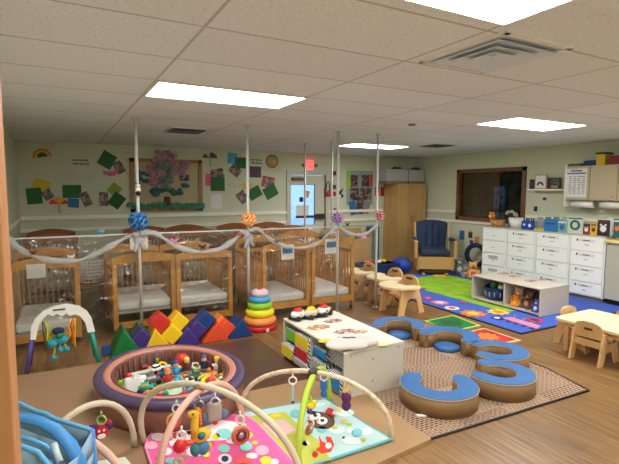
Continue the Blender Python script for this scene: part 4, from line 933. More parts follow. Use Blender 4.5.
def bus(u, v, m1, m2, rz, lab, s_=1):
    x, y = px2(u, v, .1); t = thing('toy_car', lab, 'toy car', (x, y, Z0)); T = Matrix.Translation((x, y, Z0+.03)) @ Matrix.Rotation(rz, 4, 'Z') @ Matrix.Scale(s_, 4)
    M(T).box((0, 0, .025), (.12, .055, .03), bev=.008).box((-.01, 0, .05), (.06, .048, .03), bev=.008).part('body', m1, t)
    M(T).box((-.01, 0, .052), (.062, .05, .016)).part('windows', m2, t)
    for sx in (-.038, .038):
        for sy in (-1, 1): M(T).cyl((sx, sy*.022, .008), (sx, sy*.034, .008), .018, 12).part('wheel', BLACK, t)
bus(152, 384, mat('car_grey', (90, 96, 100), .4), PAPER, .2, 'grey toy car in front of the pale track', 1.05)
bus(165, 378, mat('car_navy', (40, 60, 90), .4), SKYB, .7, 'navy toy car in the middle of the pit', .9)
bus(146, 391, TEAL, YEL, -.2, 'teal toy car at the front left of the pit', .9)
bus(157, 372, WHITE, NAVY, .5, 'white and navy toy car by the pale track', .9)
def figure(u, v, mb, mh, lab, s_=1):
    x, y = px2(u, v, .1); t = thing('toy_figure', lab, 'toy figure', (x, y, Z0)); T = Matrix.Translation((x, y, Z0+.02)) @ Matrix.Scale(s_, 4)
    M(T).lathe([(0, 0), (.028, .005), (.03, .04), (.014, .065), (0, .068)], n=14).ball((.032, 0, .045), .012).ball((-.032, 0, .045), .012).part('body', mb, t)
    M(T).ball((0, 0, .085), .025).part('head', mat('toyskin', (226, 176, 130), .5), t); M(T).ball((0, .004, .098), .026, (1, 1, .7)).part('hat', mh, t)
figure(176, 374, SKYB, BLUE, 'toy figure with a blue hat in the middle of the pit')
figure(168, 382, RED, ORG, 'red toy figure beside the navy car')
figure(187, 370, MAROON, YEL, 'maroon toy figure with yellow top below the big red ball')
figure(204, 368, NAVY, BLUE, 'navy toy figure right of the big red ball')
figure(217, 369, WHITE, YEL, 'white toy figure with yellow hat at the right back')
figure(157, 361.5, LIME, PUR, 'green and purple toy figure at the back left of the pit', .9)
def star(u, v, r, m, lab):
    x, y = px2(u, v, .12); pl = [(r*(1 if k % 2 == 0 else .5)*math.cos(PI/2+k*PI/5), r*(1 if k % 2 == 0 else .5)*math.sin(PI/2+k*PI/5)) for k in range(10)]
    M().prism(pl, .03, lambda a, b_, w_: (x+a, y+b_*.6+w_*.6, .12+b_*.7-w_*.6)).solo('toy_star', m, lab, 'toy')
star(225.5, 374.5, .055, YEL, 'yellow star toy at the right of the pit'); star(214.5, 373, .035, ORG, 'small orange star left of the yellow star')
def ringtoy(u, v, r, m, lab, z=.1): x, y = px2(u, v, z); M().torus((x, y, z), r, r*.3, (.2, -.5, 1), 20).solo('toy_ring', m, lab, 'toy ring')
ringtoy(172, 389, .04, LIME, 'lime ring at the front centre of the pit'); ringtoy(196, 366, .035, mat('cream_ring', (220, 210, 160), .5), 'cream ring between the red ball and navy figure')
ringtoy(231, 380, .035, mat('mint', (140, 200, 170), .5), 'mint ring at the right edge of the pit'); ringtoy(127, 389, .03, LIME, 'lime ring behind the white toy tray', .08)
ringtoy(160, 391, .03, RED, 'red ring at the front of the pit, left of centre')
def blk(u, v, d, m, rz, lab, z=.09, tilt=.2):
    x, y = px2(u, v, z); M().box((x, y, z), d, rot=Matrix.Rotation(rz, 3, 'Z') @ Matrix.Rotation(tilt, 3, 'X'), bev=.005).solo('toy_block', m, lab, 'toy block')
blk(194, 377, (.10, .07, .03), mat('dkleaf', (60, 70, 50), .5), .5, 'dark olive flat block in the middle of the pit', .12)
blk(183, 385, (.10, .05, .02), GRN, -.3, 'green flat block left of the red dome')
blk(176, 392, (.12, .07, .02), mat('ltgreen', (176, 200, 170), .3), .1, 'pale green clear block at the front of the pit')
blk(190, 390, (.08, .04, .02), mat('mauve', (180, 110, 130), .5), .4, 'mauve flat block at the front right')
blk(138, 395, (.07, .05, .03), RED, .2, 'red block at the front left wall of the pit')
blk(158, 388, (.12, .03, .02), YEL, .35, 'yellow stick block at the front centre')
blk(163, 370, (.06, .05, .04), BLACK, .2, 'black block behind the navy toy car', .1)
blk(207, 376, (.07, .03, .03), ORG, -.2, 'orange block just behind the red dome', .12)
blk(223, 383, (.06, .05, .03), mat('greyblk', (150, 150, 130), .5), .6, 'grey block right of the red dome')
blk(233, 372, (.05, .03, .03), RED, .9, 'red block under the right inner wall')
blk(210, 363, (.06, .04, .04), mat('roseblk', (210, 70, 90), .5), .3, 'rose block at the right back wall', .12)
blk(218, 364, (.05, .03, .03), MAROON, .6, 'maroon block farthest right at the back', .12)
blk(196, 372, (.05, .04, .04), mat('greenblk2', (90, 130, 80), .5), .1, 'dull green block below the cream ring', .13)
blk(178, 380, (.06, .03, .03), SKYB, .8, 'sky blue block left of the olive block', .11)
blk(171, 384, (.06, .03, .03), mat('whblk', (220, 216, 210), .5), -.5, 'white block between the lime ring and red figure', .08)
blk(148, 377, (.05, .03, .04), BLACK, .3, 'small black block beside the white toy tray', .12)
blk(203, 386, (.07, .04, .02), YEL, -.4, 'yellow flat block in front of the red dome', .09)
blk(142, 372, (.05, .04, .03), MAROON, .3, 'maroon block behind the white toy tray', .10)

MORE = [(132, 380, WHITE, 'small white piece between the lime ball and the tray'), (141, 391, NAVY, 'navy piece in front of the white toy tray'), (150, 393, ORG, 'orange piece at the front wall under the teal car'), (166, 393, TEAL, 'teal piece at the front wall, left of centre'),
 (184, 393, RED, 'red piece at the front wall, right of centre'), (198, 392, WHITE, 'white piece at the front wall near the mauve block'), (206, 391, SKYB, 'sky blue piece at the front right wall'), (216, 387, GRN, 'green piece in front of the grey block'), (226, 378, RED, 'red piece below the yellow star'),
 (221, 379, WHITE, 'white piece left of the red piece under the star'), (199, 381, PUR, 'purple piece left of the red dome'), (190, 380, WHITE, 'white piece between the olive and green flat blocks'), (185, 376, ORG, 'orange piece left of the olive block'), (180, 367, YEL, 'yellow piece in front of the big red ball'),
 (191, 364, PUR, 'purple piece right of the big red ball'), (209, 370, ORG, 'orange piece between the two blue-hatted figures'), (224, 366, PUR, 'purple piece at the back right wall'), (229, 369, YEL, 'yellow piece at the far right wall'), (155, 366, TEAL, 'teal piece at the back wall left of the ball'),
 (145, 367, MAROON, 'maroon piece at the back left wall'), (163, 365, YEL, 'yellow piece behind the pale track'), (172, 364, NAVY, 'navy piece left of the big red ball'), (175, 386, YEL, 'yellow piece in front of the white block'), (167, 387, RED, 'red piece left of the lime ring'),
 (213, 378, LIME, 'lime piece touching the red dome at the back'), (202, 375, RED, 'red piece right of the olive block'), (154, 378, ORG, 'orange piece between the grey car and the track'), (160, 375, RED, 'red piece beside the navy toy car'), (136, 376, GRN, 'green piece behind the white tray'), (188, 387, SKYB, 'sky blue piece between the green and mauve blocks')]
for i, (u, v, m_, lab) in enumerate(MORE):
    x, y = px2(u, v, .115); sz = random.uniform(.028, .045); q = M()
    if i % 3 == 0: q.ball((x, y, .115), sz*.7, (1, .8, .9))
    elif i % 3 == 1: q.box((x, y, .115), (sz*1.5, sz, sz*.8), rot=Matrix.Rotation(i, 3, 'Z') @ Matrix.Rotation(.5, 3, 'X'), bev=.005)
    else: q.torus((x, y, .115), sz*.7, sz*.25, (.3*math.sin(i), -.4, 1), 14)
    q.solo(('toy_egg', 'toy_block', 'toy_ring')[i % 3], m_, lab, 'toy')

for o in set(COL.objects)-BEFORE:
    if o.parent is None: o.location.z += LIFT

# ------------------------------------------------------------------ foam blocks
YBK = 4.80
def tri(u0, u1, v0, v1, uap, vap, m, lab, dy=0, depth=.28):
    a, b_, c = aty(u0, v0, YBK+dy), aty(u1, v1, YBK+dy), aty(uap, vap, YBK+dy)
    q = M(); q.prism([(a.x, 0.002), (b_.x, 0.002), (c.x, c.z)], depth, lambda x, z, w_: (x, YBK+dy+w_, z))
    bmesh.ops.bevel(q.b, geom=q.b.edges[:], offset=.012, segments=2, profile=.5, affect='EDGES')
    for f_ in q.b.faces: f_.smooth = f_.calc_area() < .004
    q.solo('foam_triangle', m, lab, 'foam block', 'foam triangle blocks')
def cub(u, v, s_, m, lab, dy=0, depth=.17, r_=45):
    c = aty(u, v, YBK+dy)
    M().box((c.x, YBK+dy+depth/2, c.z), (s_, depth, s_), rot=Matrix.Rotation(math.radians(r_), 3, 'Y'), bev=.014, seg=3).solo('foam_cube', m, lab, 'foam block', 'foam cube blocks')
G_ = mat('foam_green', (22, 116, 54), .4); Y_ = mat('foam_yellow', (240, 196, 30), .4); P_ = mat('foam_purple', (66, 48, 122), .4); O_ = mat('foam_orange', (226, 80, 44), .4); B_ = mat('foam_blue', (26, 62, 122), .4); R_ = mat('foam_red', (206, 50, 40), .4)
tri(110, 143.5, 359, 352, 124, 329.5, G_, 'green foam triangle at the left end of the block row')
tri(128, 160, 350, 346, 139.5, 325.5, G_, 'green foam triangle half hidden behind the purple cube', .30, .2)
tri(144, 173, 353, 348, 155.5, 329, Y_, 'yellow foam triangle second in the front of the block row')
tri(175, 202, 348, 345, 187.5, 327, P_, 'purple foam triangle in the middle of the block row')
tri(202.5, 229.5, 345, 340, 219, 322, O_, 'orange red foam triangle right of the purple one')
tri(229, 253.5, 340, 336, 242.5, 318.5, B_, 'dark blue foam triangle at the right end of the block row')
cub(142.5, 340.0, .165, P_, 'purple foam cube tilted between the green and yellow triangles', .02)
cub(172.5, 335.3, .165, Y_, 'yellow foam cube tilted between the yellow and purple triangles', .02)
cub(160.5, 323.5, .165, R_, 'red foam cube on top of the yellow triangle', .05)
cub(179, 323, .165, Y_, 'upper yellow foam cube beside the red cube', .06)
cub(197.5, 331, .16, P_, 'purple foam cube leaning above the purple triangle', .03)
cub(207, 321, .16, B_, 'blue foam cube topmost over the purple cube', .06)
cub(227, 329, .155, O_, 'orange red foam cube above the orange triangle', .03)
cub(221.5, 321.5, .10, mat('foam_orange2', (236, 130, 50), .4), 'small orange foam piece at the top of the orange triangle', .12)
a = atz(106.5, 357, 0)
M().box((a.x, a.y-.01, .075), (.085, .03, .10), rz=.2, bev=.008).solo('label_tag', mat('tagblue', (40, 70, 130), .6), 'small blue label block left of the green triangle', 'tag')

# ------------------------------------------------------------------ ring stacker
rc = atz(260.5, 330, 0); rx, ry = rc.x+.02, rc.y+.06
rs = thing('ring_stacker', 'big soft ring stacker toy in rainbow colours', 'stacking toy', (rx, ry, 0))
M().lathe([(0, .0), (.19, 0), (.2, .02), (.2, .05), (.185, .065), (0, .07)], (rx, ry, 0), 32).part('base', mat('rs_red', (196, 30, 34), .45), rs)
z = .065
for r, h, m_, nm in ((.195, .095, mat('rs_or', (244, 150, 70), .6), 'orange_ring'), (.172, .095, mat('rs_yel', (236, 220, 30), .6), 'yellow_ring'), (.150, .08, mat('rs_green', (140, 196, 50), .6), 'green_ring'), (.128, .075, mat('rs_blue', (70, 160, 206), .6), 'blue_ring')):
    k = 8; M().lathe([(0, z)]+[(r-h/2+h/2*math.cos(-PI/2+PI*i/k), z+h/2+h/2*math.sin(-PI/2+PI*i/k)) for i in range(k+1)]+[(0, z+h)], (rx, ry, 0), 30).part(nm, m_, rs); z += h-.004
M().lathe([(0, z), (.08, z), (.105, z+.03), (.10, z+.06), (.07, z+.085), (0, z+.09)], (rx, ry, 0), 26).part('top_ring', mat('rs_pink', (226, 196, 206), .6), rs)
M().lathe([(0, z+.08), (.035, z+.085), (.03, z+.10), (0, z+.105)], (rx, ry, 0), 16).part('top_knob', RED, rs)
M().box((rx+.01, ry-.203, .03), (.03, .006, .04)).part('white_tag', PAPER, rs)

# ------------------------------------------------------------------ toy shelves
def shelf(name, lab, x0, x1, y0, y1, h, n, m1, top):
    t = thing(name, lab, 'shelf', ((x0+x1)/2, (y0+y1)/2, 0)); th = .022
    M().bb(x0, x1, y0, y1, h-th, h, bev=.006).part('top', top, t)
    M().bb(x0+.004, x1-.004, y0+.004, y1-.004, .03, .052).part('bottom_shelf', m1, t)
    M().bb(x1-.016, x1-.004, y0+th, y1-th, .03, h-th).part('back_panel', m1, t)
    for y in (y0, y1-th): M().bb(x0+.002, x1-.002, y+.001, y+th, .012, h-th, bev=.002).part('side_panel', m1, t)
    for k in range(1, n): y = y0+(y1-y0)*k/n; M().bb(x0+.01, x1-.02, y-.01, y+.01, .052, h-th).part('divider', m1, t)
    return t
X0, X1, Y0, Y1, HS = 1.905, 2.50, 2.93, 4.03, .40
sh = shelf('toy_shelf', 'low white toy shelf with coloured bins beside the ball pit', X0, X1, Y0, Y1, HS, 2, LAMW, OFFW)
for (y, z) in ((X0+.06, .36), (X1-.06, .36), (X0+.06, .06), (X1-.06, .06), ((X0+X1)/2-.02, .30), ((X0+X1)/2-.02, .12)):
    M().cyl((y, Y0+.001, z), (y, Y0-.003, z), .007, 8).part('screw_cap', mat('screw', (130, 120, 106), .4, .4), sh)
# bins in it (fabric, striped sides)
STRW = m_stripes('navy_chevron', (30, 44, 70), (226, 226, 222), 110, (0, .7, .8))
def bin_(x0, x1, y0, y1, z0, z1, m, lab, side=STRW, grp='fabric bins in the toy shelf'):
    t = thing('fabric_bin', lab, 'bin', ((x0+x1)/2, (y0+y1)/2, z0), grp)
    M().bb(x0+.002, x1, y0, y1, z0, z1, bev=.006).part('patterned_side', side, t)
    M().bb(x0-.006, x0+.004, y0+.004, y1-.004, z0+.004, z1-.0, bev=.003).part('front', m, t)
    M().bb(x0-.004, x0+.2, y0+.01, y1-.01, z1, z1+.006, bev=.002).part('top_trim', side, t)
    return t
GM, YM, RM, BM = mat('bin_green', (120, 190, 60), .6), mat('bin_yellow', (232, 204, 40), .6), mat('bin_redf', (190, 36, 50), .6), mat('bin_bluef', (30, 130, 196), .6)
ym = (Y0+Y1)/2
bin_(X0+.02, X1-.1, ym+.30, Y1-.04, .205, .315, GM, 'lime green fabric bin, top row at the far end of the shelf')
bin_(X0-.03, X1-.1, ym+.29, Y1-.03, .054, .165, YM, 'yellow fabric bin, bottom row at the far end of the shelf')
bin_(X0-.01, X1-.1, ym+.015, ym+.265, .225, .335, YM, 'yellow fabric bin, top row next to the shelf divider')
bin_(X0-.015, X1-.1, ym+.015, ym+.265, .115, .218, RM, 'red fabric bin under the upper yellow bin')
bin_(X0-.03, X1-.1, ym+.015, ym+.265, .054, .108, STRW, 'zigzag striped bin at the bottom beside the divider')
bin_(X0+.02, X1-.1, ym-.25, ym-.03, .225, .295, BM, 'upper bright blue fabric bin in the near half of the shelf')
bin_(X0+.05, X1-.1, Y0+.04, ym-.26, .225, .34, STRW, 'upper zigzag striped bin in the near half of the shelf')
bin_(X0+.0, X1-.1, ym-.27, ym-.03, .054, .19, STRW, 'lower zigzag striped bin right of the divider')
bin_(X0-.01, X1-.1, Y0+.04, ym-.29, .054, .175, BM, 'lower bright blue fabric bin nearest the end of the shelf')
# things on the shelf top
def toycar(u, v, m1, m2, m3, lab, rz=.4, s_=1.3):
    c = atz(u, v, HS+.03); t = thing('push_car', lab, 'toy car', (c.x, c.y, HS), 'chunky toy cars on the shelf'); T = Matrix.Translation((c.x, c.y, HS+.001)) @ Matrix.Rotation(rz, 4, 'Z') @ Matrix.Scale(s_, 4)
    M(T).box((0, 0, .018), (.13, .078, .018), bev=.008, seg=3).part('base', BLACK, t)
    M(T).lathe([(0, .024), (.064, .026), (.066, .045), (.058, .060), (.03, .070), (0, .072)], n=20, sx=1, sy=.66).part('body', m1, t)
    M(T).lathe([(.046, .060), (.040, .076), (.024, .086), (0, .088)], n=18, sx=.9, sy=.72).part('roof', m2, t)
    M(T).box((.040, -.006, .050), (.046, .056, .018), bev=.007).part('bonnet', m3, t); M(T).box((-.01, -.038, .045), (.03, .010, .016), bev=.003).part('side_door', YEL if m3 != YEL else RED, t)
    for sx in (-.04, .04):
        for sy in (-1, 1): M(T).cyl((sx, sy*.03, .018), (sx, sy*.048, .018), .018, 12).part('wheel', BLACK, t)
toycar(298, 316.5, WHITE, RED, PUR, 'white toy car with a red roof, leftmost on the toy shelf')
toycar(311, 315, mat('pale_grey', (200, 196, 180), .4), YEL, ORG, 'grey toy car with a yellow roof between the other two')
toycar(323.5, 312.5, WHITE, RED, YEL, 'white toy car with red roof and yellow sides, rightmost', .5)
def decal(u, v, r, m, lab, e=.6, rz=0, k=9):
    c = atz(u, v, HS); M().prism(disc(c.x, c.y, r, 0, e, 36, .14), .003, lambda x, y, w_: (x, y, HS+.0006+w_)).solo('printed_cutout', m, lab, 'cut-out')
PC1 = m_photo('cut1', [(214, 170, 80), (170, 110, 100), (206, 190, 166), (110, 110, 90), (190, 120, 70)], 30)
PC2 = m_photo('cut2', [(100, 70, 54), (200, 130, 130), (200, 180, 150), (90, 100, 86), (80, 66, 50)], 34)
decal(318, 327.5, .115, PC1, 'colourful yellow picture cut-out in front of the toy cars')
decal(333, 321, .09, PC2, 'brown and pink picture cut-out right of the toy cars')
decal(345, 331.5, .10, PC2, 'pink picture cut-out behind the white cushion')
decal(360, 332, .07, PC1, 'picture cut-out at the right behind the white cushion')
decal(325, 341, .06, YELP, 'yellow paper cut-out left of the white cushion'); decal(383, 344.5, .06, mat('paleyel', (236, 220, 150), .7), 'pale yellow cut-out near the shelf corner')
c = atz(351, 344, HS+.02)
t = thing('white_cushion', 'off white cloud shaped cushion at the near end of the toy shelf', 'cushion', (c.x, c.y, HS))
q = M()
for dx, dy, r in ((-.10, -.01, .13), (.03, .08, .10), (.12, -.05, .10), (.0, -.06, .12)): q.ball((c.x+dx, c.y+dy, HS+.038), r, (1, .85, .036/r), 18)
q.part('cushion', mat('cushion_white', (206, 196, 188), .7), t)
M().tube([(c.x-.06, c.y+.03, HS+.075), (c.x-.03, c.y, HS+.076), (c.x+.0, c.y-.0, HS+.076), (c.x+.03, c.y-.02, HS+.076)], .005, 6).part('stitched_mark', mat('mark', (70, 70, 66), .6), t)

# second shelf
U0, U1, V0, V1, H2 = 5.455, 6.06, 3.74, 4.88, .385
s2 = shelf('toy_shelf', 'low white two-cubby shelf on the play rug in front of the drawers', U0, U1, V0, V1, H2, 2, LAMW, LAMW)
vm = (V0+V1)/2
s2.location.z += .0015
def basket(x, y, z):
    t = thing('basket', 'navy blue plastic basket of toys in the left cubby', 'basket', (x, y, z)); q = M(); BN = mat('basket_navy', (24, 50, 110), .4)
    q.lathe([(0, 0), (.155, 0), (.185, .17), (.175, .17), (.15, .012), (0, .012)], (x, y, z), 28).torus((x, y, z+.17), .183, .010, n=28); q.part('tub', BN, t)
    q = M()
    for k in range(14): a = 2*PI*k/14; q.cyl((x+.17*math.cos(a), y+.17*math.sin(a), z+.05), (x+.182*math.cos(a), y+.182*math.sin(a), z+.12), .009, 5)
    q.part('slot', mat('slotgrey', (170, 180, 190), .6), t)
    for k, m_ in enumerate((LIME, WHITE, GRN, WHITE, mat('ltg', (170, 196, 150), .6))):
        M().ball((x+.07*math.cos(k*1.4), y+.09*math.sin(k*1.4), z+.185), .045).solo('soft_ball', m_, ['lime', 'white left', 'green', 'white right', 'pale green'][k]+' soft toy ball on top of the navy basket', 'ball', 'toy balls in the navy basket')
basket(U0+.23, (vm+V1)/2+.0, .053)
def plush(loc, s_, m1, m2, lab, rz=0, ears='round', cat='plush toy'):
    t = thing('plush_toy', lab, cat, loc); T = Matrix.Translation(loc) @ Matrix.Rotation(rz, 4, 'Z') @ Matrix.Scale(s_, 4)
    q = M(T).lathe([(0, 0), (.32, .02), (.38, .25), (.30, .52), (.14, .62), (0, .62)], n=18)
    q.ball((0, -.02, .80), .27)
    for sx in (-1, 1):
        q.ball((sx*.20, -.36, .13), .13, (1, 1.5, .9)); q.ball((sx*.38, -.14, .40), .11, (1, 1, 1.5))
        if ears == 'round': q.ball((sx*.2, 0, 1.02), .10)
        else: q.ball((sx*.12, .02, 1.18), .08, (1, .6, 2.4))
    q.part('body', m1, t)
    M(T).ball((0, -.24, .74), .12, (1.1, .8, .8)).ball((0, -.30, .28), .18, (1, .5, 1.1)).part('muzzle_and_belly', m2, t)
    M(T).ball((-.09, -.27, .87), .03).ball((.09, -.27, .87), .03).ball((0, -.345, .78), .03).part('eyes_and_nose', BLACK, t)
    return t
FB, FO, FG, FT = mat('fur_brown', (110, 74, 52), .95), mat('fur_orange', (240, 130, 30), .95), mat('fur_grey', (120, 124, 120), .95), mat('fur_tan', (190, 160, 120), .95)
plush((U0+.18, vm-.12, .053), .24, FT, CREAM, 'tan plush bear at the left of the right cubby', -1.4)
plush((U0+.10, vm-.13, .053), .15, FO, YEL, 'orange plush toy in front of the tan bear', -1.3)
plush((U0+.16, vm-.30, .053), .22, FB, FT, 'brown plush dog in the middle of the right cubby', -1.7)
plush((U0+.09, V0+.10, .053), .16, mat('fur_blue', (70, 90, 170), .95), WHITE, 'blue plush toy at the right end of the right cubby', -1.6)
plush((U0+.2, V0+.12, .053), .17, ORG, YEL, 'yellow orange plush toy behind the blue one', -1.6)
for (u, v, r, m_, lab) in ((504, 273.5, .09, PC2, 'picture cut-out at the left on top of the rug-side shelf'), (515, 276.5, .10, PC1, 'picture cut-out in the middle top of the rug-side shelf'), (531, 281, .09, PC2, 'dark picture cut-out at the near end of the rug-side shelf'), (541, 280, .06, PC2, 'small picture cut-out at the back edge of the rug-side shelf')):
    c = atz(u, v, H2); M().prism(disc(c.x, c.y, r, 0, .8, 36, .1), .003, lambda x, y, w_: (x, y, H2+.0006+w_)).solo('printed_cutout', m_, lab, 'cut-out')

# ------------------------------------------------------------------ feeding chairs
TRAY = mat('tray_cream', (236, 216, 170), .4)
def feeding_chair(lab):
    """child faces -x; y is the width"""
    t = thing('feeding_chair', lab, 'chair', (0, 0, 0), 'low wooden feeding chairs')
    for y in (-.17, .15):
        M().prism([(-.20, 0), (-.11, 0), (-.065, .16), (-.02, .195), (.06, .195), (.10, .16), (.14, 0), (.22, 0), (.12, .32), (-.15, .32)], .02, lambda x, z, w_: (x, y+w_, z)).part('side_panel', MAPLE, t)
    M().bb(-.10, .11, -.15, .15, .185, .205).part('seat', MAPLE, t)
    A = [(-.14, .20), (-.15, .34)]+[(.14*math.cos(a)*1.0, .36+.09*math.sin(a)) for a in [PI-PI*i/10 for i in range(11)]]+[(.15, .34), (.14, .20)]
    M().prism(A, .018, lambda y, z, w_: (.11+w_+(z-.2)*.12, y, z)).part('backrest', MAPLE, t)
    M().box((.135-.006, 0, .405), (.02, .09, .022)).part('hand_slot', mat('slot_dark', (80, 56, 36), .8), t)
    P = [(.02+.0, .25), (.08, .24), (.08, .13)]+[(.02, .12), (-.02, .10), (-.02, -.10), (.02, -.12)]+[(.08, -.13), (.08, -.24), (.02, -.25)]+[(-.28+.30*(1-math.cos(a))*1.0-.0, -.25*math.cos(PI/2-a)) for a in [PI/2-PI/2*i/6 for i in range(7)]][0:7]
    Q = [(.02, .25), (.08, .24), (.08, .13), (-.01, .10), (-.01, -.10), (.08, -.13), (.08, -.24), (.02, -.25)]+[(.02-.31*math.sin(PI*i/12), -.25*math.cos(PI*i/12)) for i in range(1, 12)]
    M().prism(Q, .025, lambda x, y, w_: (x, y, .322+w_)).part('tray', TRAY, t)
    M().tube([(.02, -.17, .19), (.0, -.10, .14), (-.02, 0, .12), (.0, .10, .14), (.02, .17, .19)], .010, 5).part('strap', BLACK, t)
    return t
fc = feeding_chair('nearest low wooden feeding chair with a cream tray, right of the last pole')
fc.scale = (1.13, 1.13, 1.1); fc.location = (4.08, 4.86, 0); fc.rotation_euler = (0, 0, .06)
dup(fc, (4.28, 5.42, 0), .05, 'middle wooden feeding chair behind the nearest one')
dup(fc, (4.22, 6.0, 0), .05, 'farthest wooden feeding chair partly behind the rightmost crib')

# ------------------------------------------------------------------ glider chair
gl = thing('glider_chair', 'navy cushioned wooden glider chair in front of the tall cabinet', 'chair', (0, 0, 0))
WG = mat('glider_wood', (196, 150, 90), .45)
CU = mat('cushion_navy', (36, 52, 80), .85, var=.12, vscale=10, bump=.2)
M().box((0, -.02, .43), (.56, .56, .13), bev=.05, seg=4).part('seat_cushion', CU, gl)
q = M(); A = [(-.27, 0), (-.29, .30), (-.335, .62), (-.29, .655), (-.15, .69), (0, .70), (.15, .69), (.29, .655), (.335, .62), (.29, .30), (.27, 0)]
q.prism(A, .12, lambda x, z, w_: (x, .20+w_+z*.22, .46+z*.82)); bmesh.ops.bevel(q.b, geom=q.b.edges[:], offset=.035, segments=3, profile=.5, affect='EDGES')
for f_ in q.b.faces: f_.smooth = True
q.part('back_cushion', CU, gl)
q = M()
for x in (-.12, 0, .12): q.tube([(x, .198, .52), (x, .27, .80), (x*1.1, .305, .98)], .008, 5)
q.part('cushion_seam', mat('seam', (36, 52, 78), .9), gl)
for sx in (-1, 1):
    M().prism([(-.30, .10), (.28, .10), (.38, .99), (.34, 1.0), (.22, .36), (-.30, .36)], .03, lambda y, z, w_: (sx*.33-.015+w_, y, z)).part('side_frame', WG, gl)
    M().bb(sx*.37-.03, sx*.37+.03, -.33, -.27, .33, .66, bev=.012).bb(sx*.37-.035, sx*.37+.035, -.34, .25, .63, .67, bev=.012).part('arm', WG, gl)
    M().bb(sx*.36-.04, sx*.36+.04, -.24, .22, .62, .70, bev=.03).part('arm_cushion', CU, gl)
    M().box((sx*.22, 0, .02), (.06, .64, .038), bev=.008).part('base_rail', WG, gl)
M().bb(-.31, .31, -.29, -.265, .12, .36).bb(-.31, .31, .24, .265, .12, .36).part('front_panel', WG, gl)
M().bb(-.25, .25, -.2, .2, .038, .12).part('glide_box', mat('glide_dark', (90, 66, 40), .6), gl)
gl.location = (6.55, 6.85, .0125); gl.rotation_euler = (0, 0, -.62)
M().ball((6.0, 7.15, .17), .2, (.9, 1.2, .75), 20).solo('blue_cushion', mat('bluecush', (24, 60, 150), .6), 'bright blue round cushion left of the glider chair', 'cushion')
def tub(x, y, w_, d, h, m, lab):
    t = thing('plastic_tub', lab, 'tub', (x, y, 0)); M().bb(x-w_/2, x+w_/2, y-d/2, y+d/2, 0, h, bev=.03).part('body', m, t); M().bb(x-w_/2-.015, x+w_/2+.015, y-d/2-.015, y+d/2+.015, h-.03, h, bev=.01).part('rim', m, t); return t
tub(5.45, 7.25, .75, .45, .24, mat('tubnavy', (26, 44, 90), .5), 'long low navy tub between the feeding chairs and the tall cabinet')
for (x, y, m_, lab) in ((5.2, 7.2, ORG, 'orange toy lying in the navy tub'), (5.35, 7.3, RED, 'red toy lying in the navy tub'), (5.5, 7.22, PAPER, 'white toy lying in the navy tub'), (5.65, 7.28, YEL, 'yellow toy lying in the navy tub')):
    M().box((x, y, .265), (.10, .08, .05), rz=x*3, bev=.012).solo('toy_block', m_, lab, 'toy', 'toys in the navy tub')
lb = thing('low_bookcase', 'low wooden bookcase behind the feeding chairs', 'bookcase', (5.35, 8.3, 0))
M().bb(4.95, 5.95, 8.1, 8.12, .05, .62).bb(4.95, 5.95, 8.5, 8.52, .05, .82).part('rails', mat('lbw', (190, 150, 96), .5), lb)
for x in (4.95, 5.93): M().bb(x, x+.02, 8.1, 8.52, 0, .74).part('side_panel', MATS['lbw'], lb)
M().bb(4.97, 5.93, 8.12, 8.5, .2, .22).part('shelf_board', MATS['lbw'], lb)
for k, m_ in enumerate((PAPER, MAROON, SKYB, YELP, TEALD, PINKP)):
    x = 5.05+k*.15; M().box((x+.05, 8.3, .221+.24), (.11, .03, .48), rot=Matrix.Rotation(.15, 3, 'X')).solo('picture_book', m_, ['white', 'maroon', 'light blue', 'yellow', 'dark teal', 'pink'][k]+' book standing in the low wooden bookcase', 'book', 'books in the low bookcase')
M().bb(6.08, 6.32, 8.3, 8.5, 0, .85, bev=.02).solo('storage_crate', mat('crate_teal', (70, 110, 110), .6), 'grey teal crate stack left of the tall cabinet', 'crate')
# plush pile
for (u, v, s_, m1, m2, ers, lab) in ((459, 273, .30, FG, WHITE, 'long', 'grey plush rabbit right of the glider chair'), (465.5, 277.5, .20, mat('furtie', (130, 150, 130), .95), RED, 'round', 'green grey plush in front of the grey rabbit'), (472.5, 277.5, .28, mat('tig2', (224, 170, 100), .95), RED, 'round', 'sandy plush bear beside the first drawer unit'), (476.5, 272, .22, mat('cream_fur', (220, 190, 130), .95), CREAM, 'round', 'cream plush toy squeezed against the drawer unit')):
    c = atz(u, v, 0); plush((c.x, c.y, 0), s_, m1, m2, lab, -.7, ers)
M().torus((7.36, 6.5, .36), .2, .05, (1, .2, 0), 24).solo('ring_cushion', NAVY, 'dark blue ring leaning on the wall above the plush toys', 'cushion')

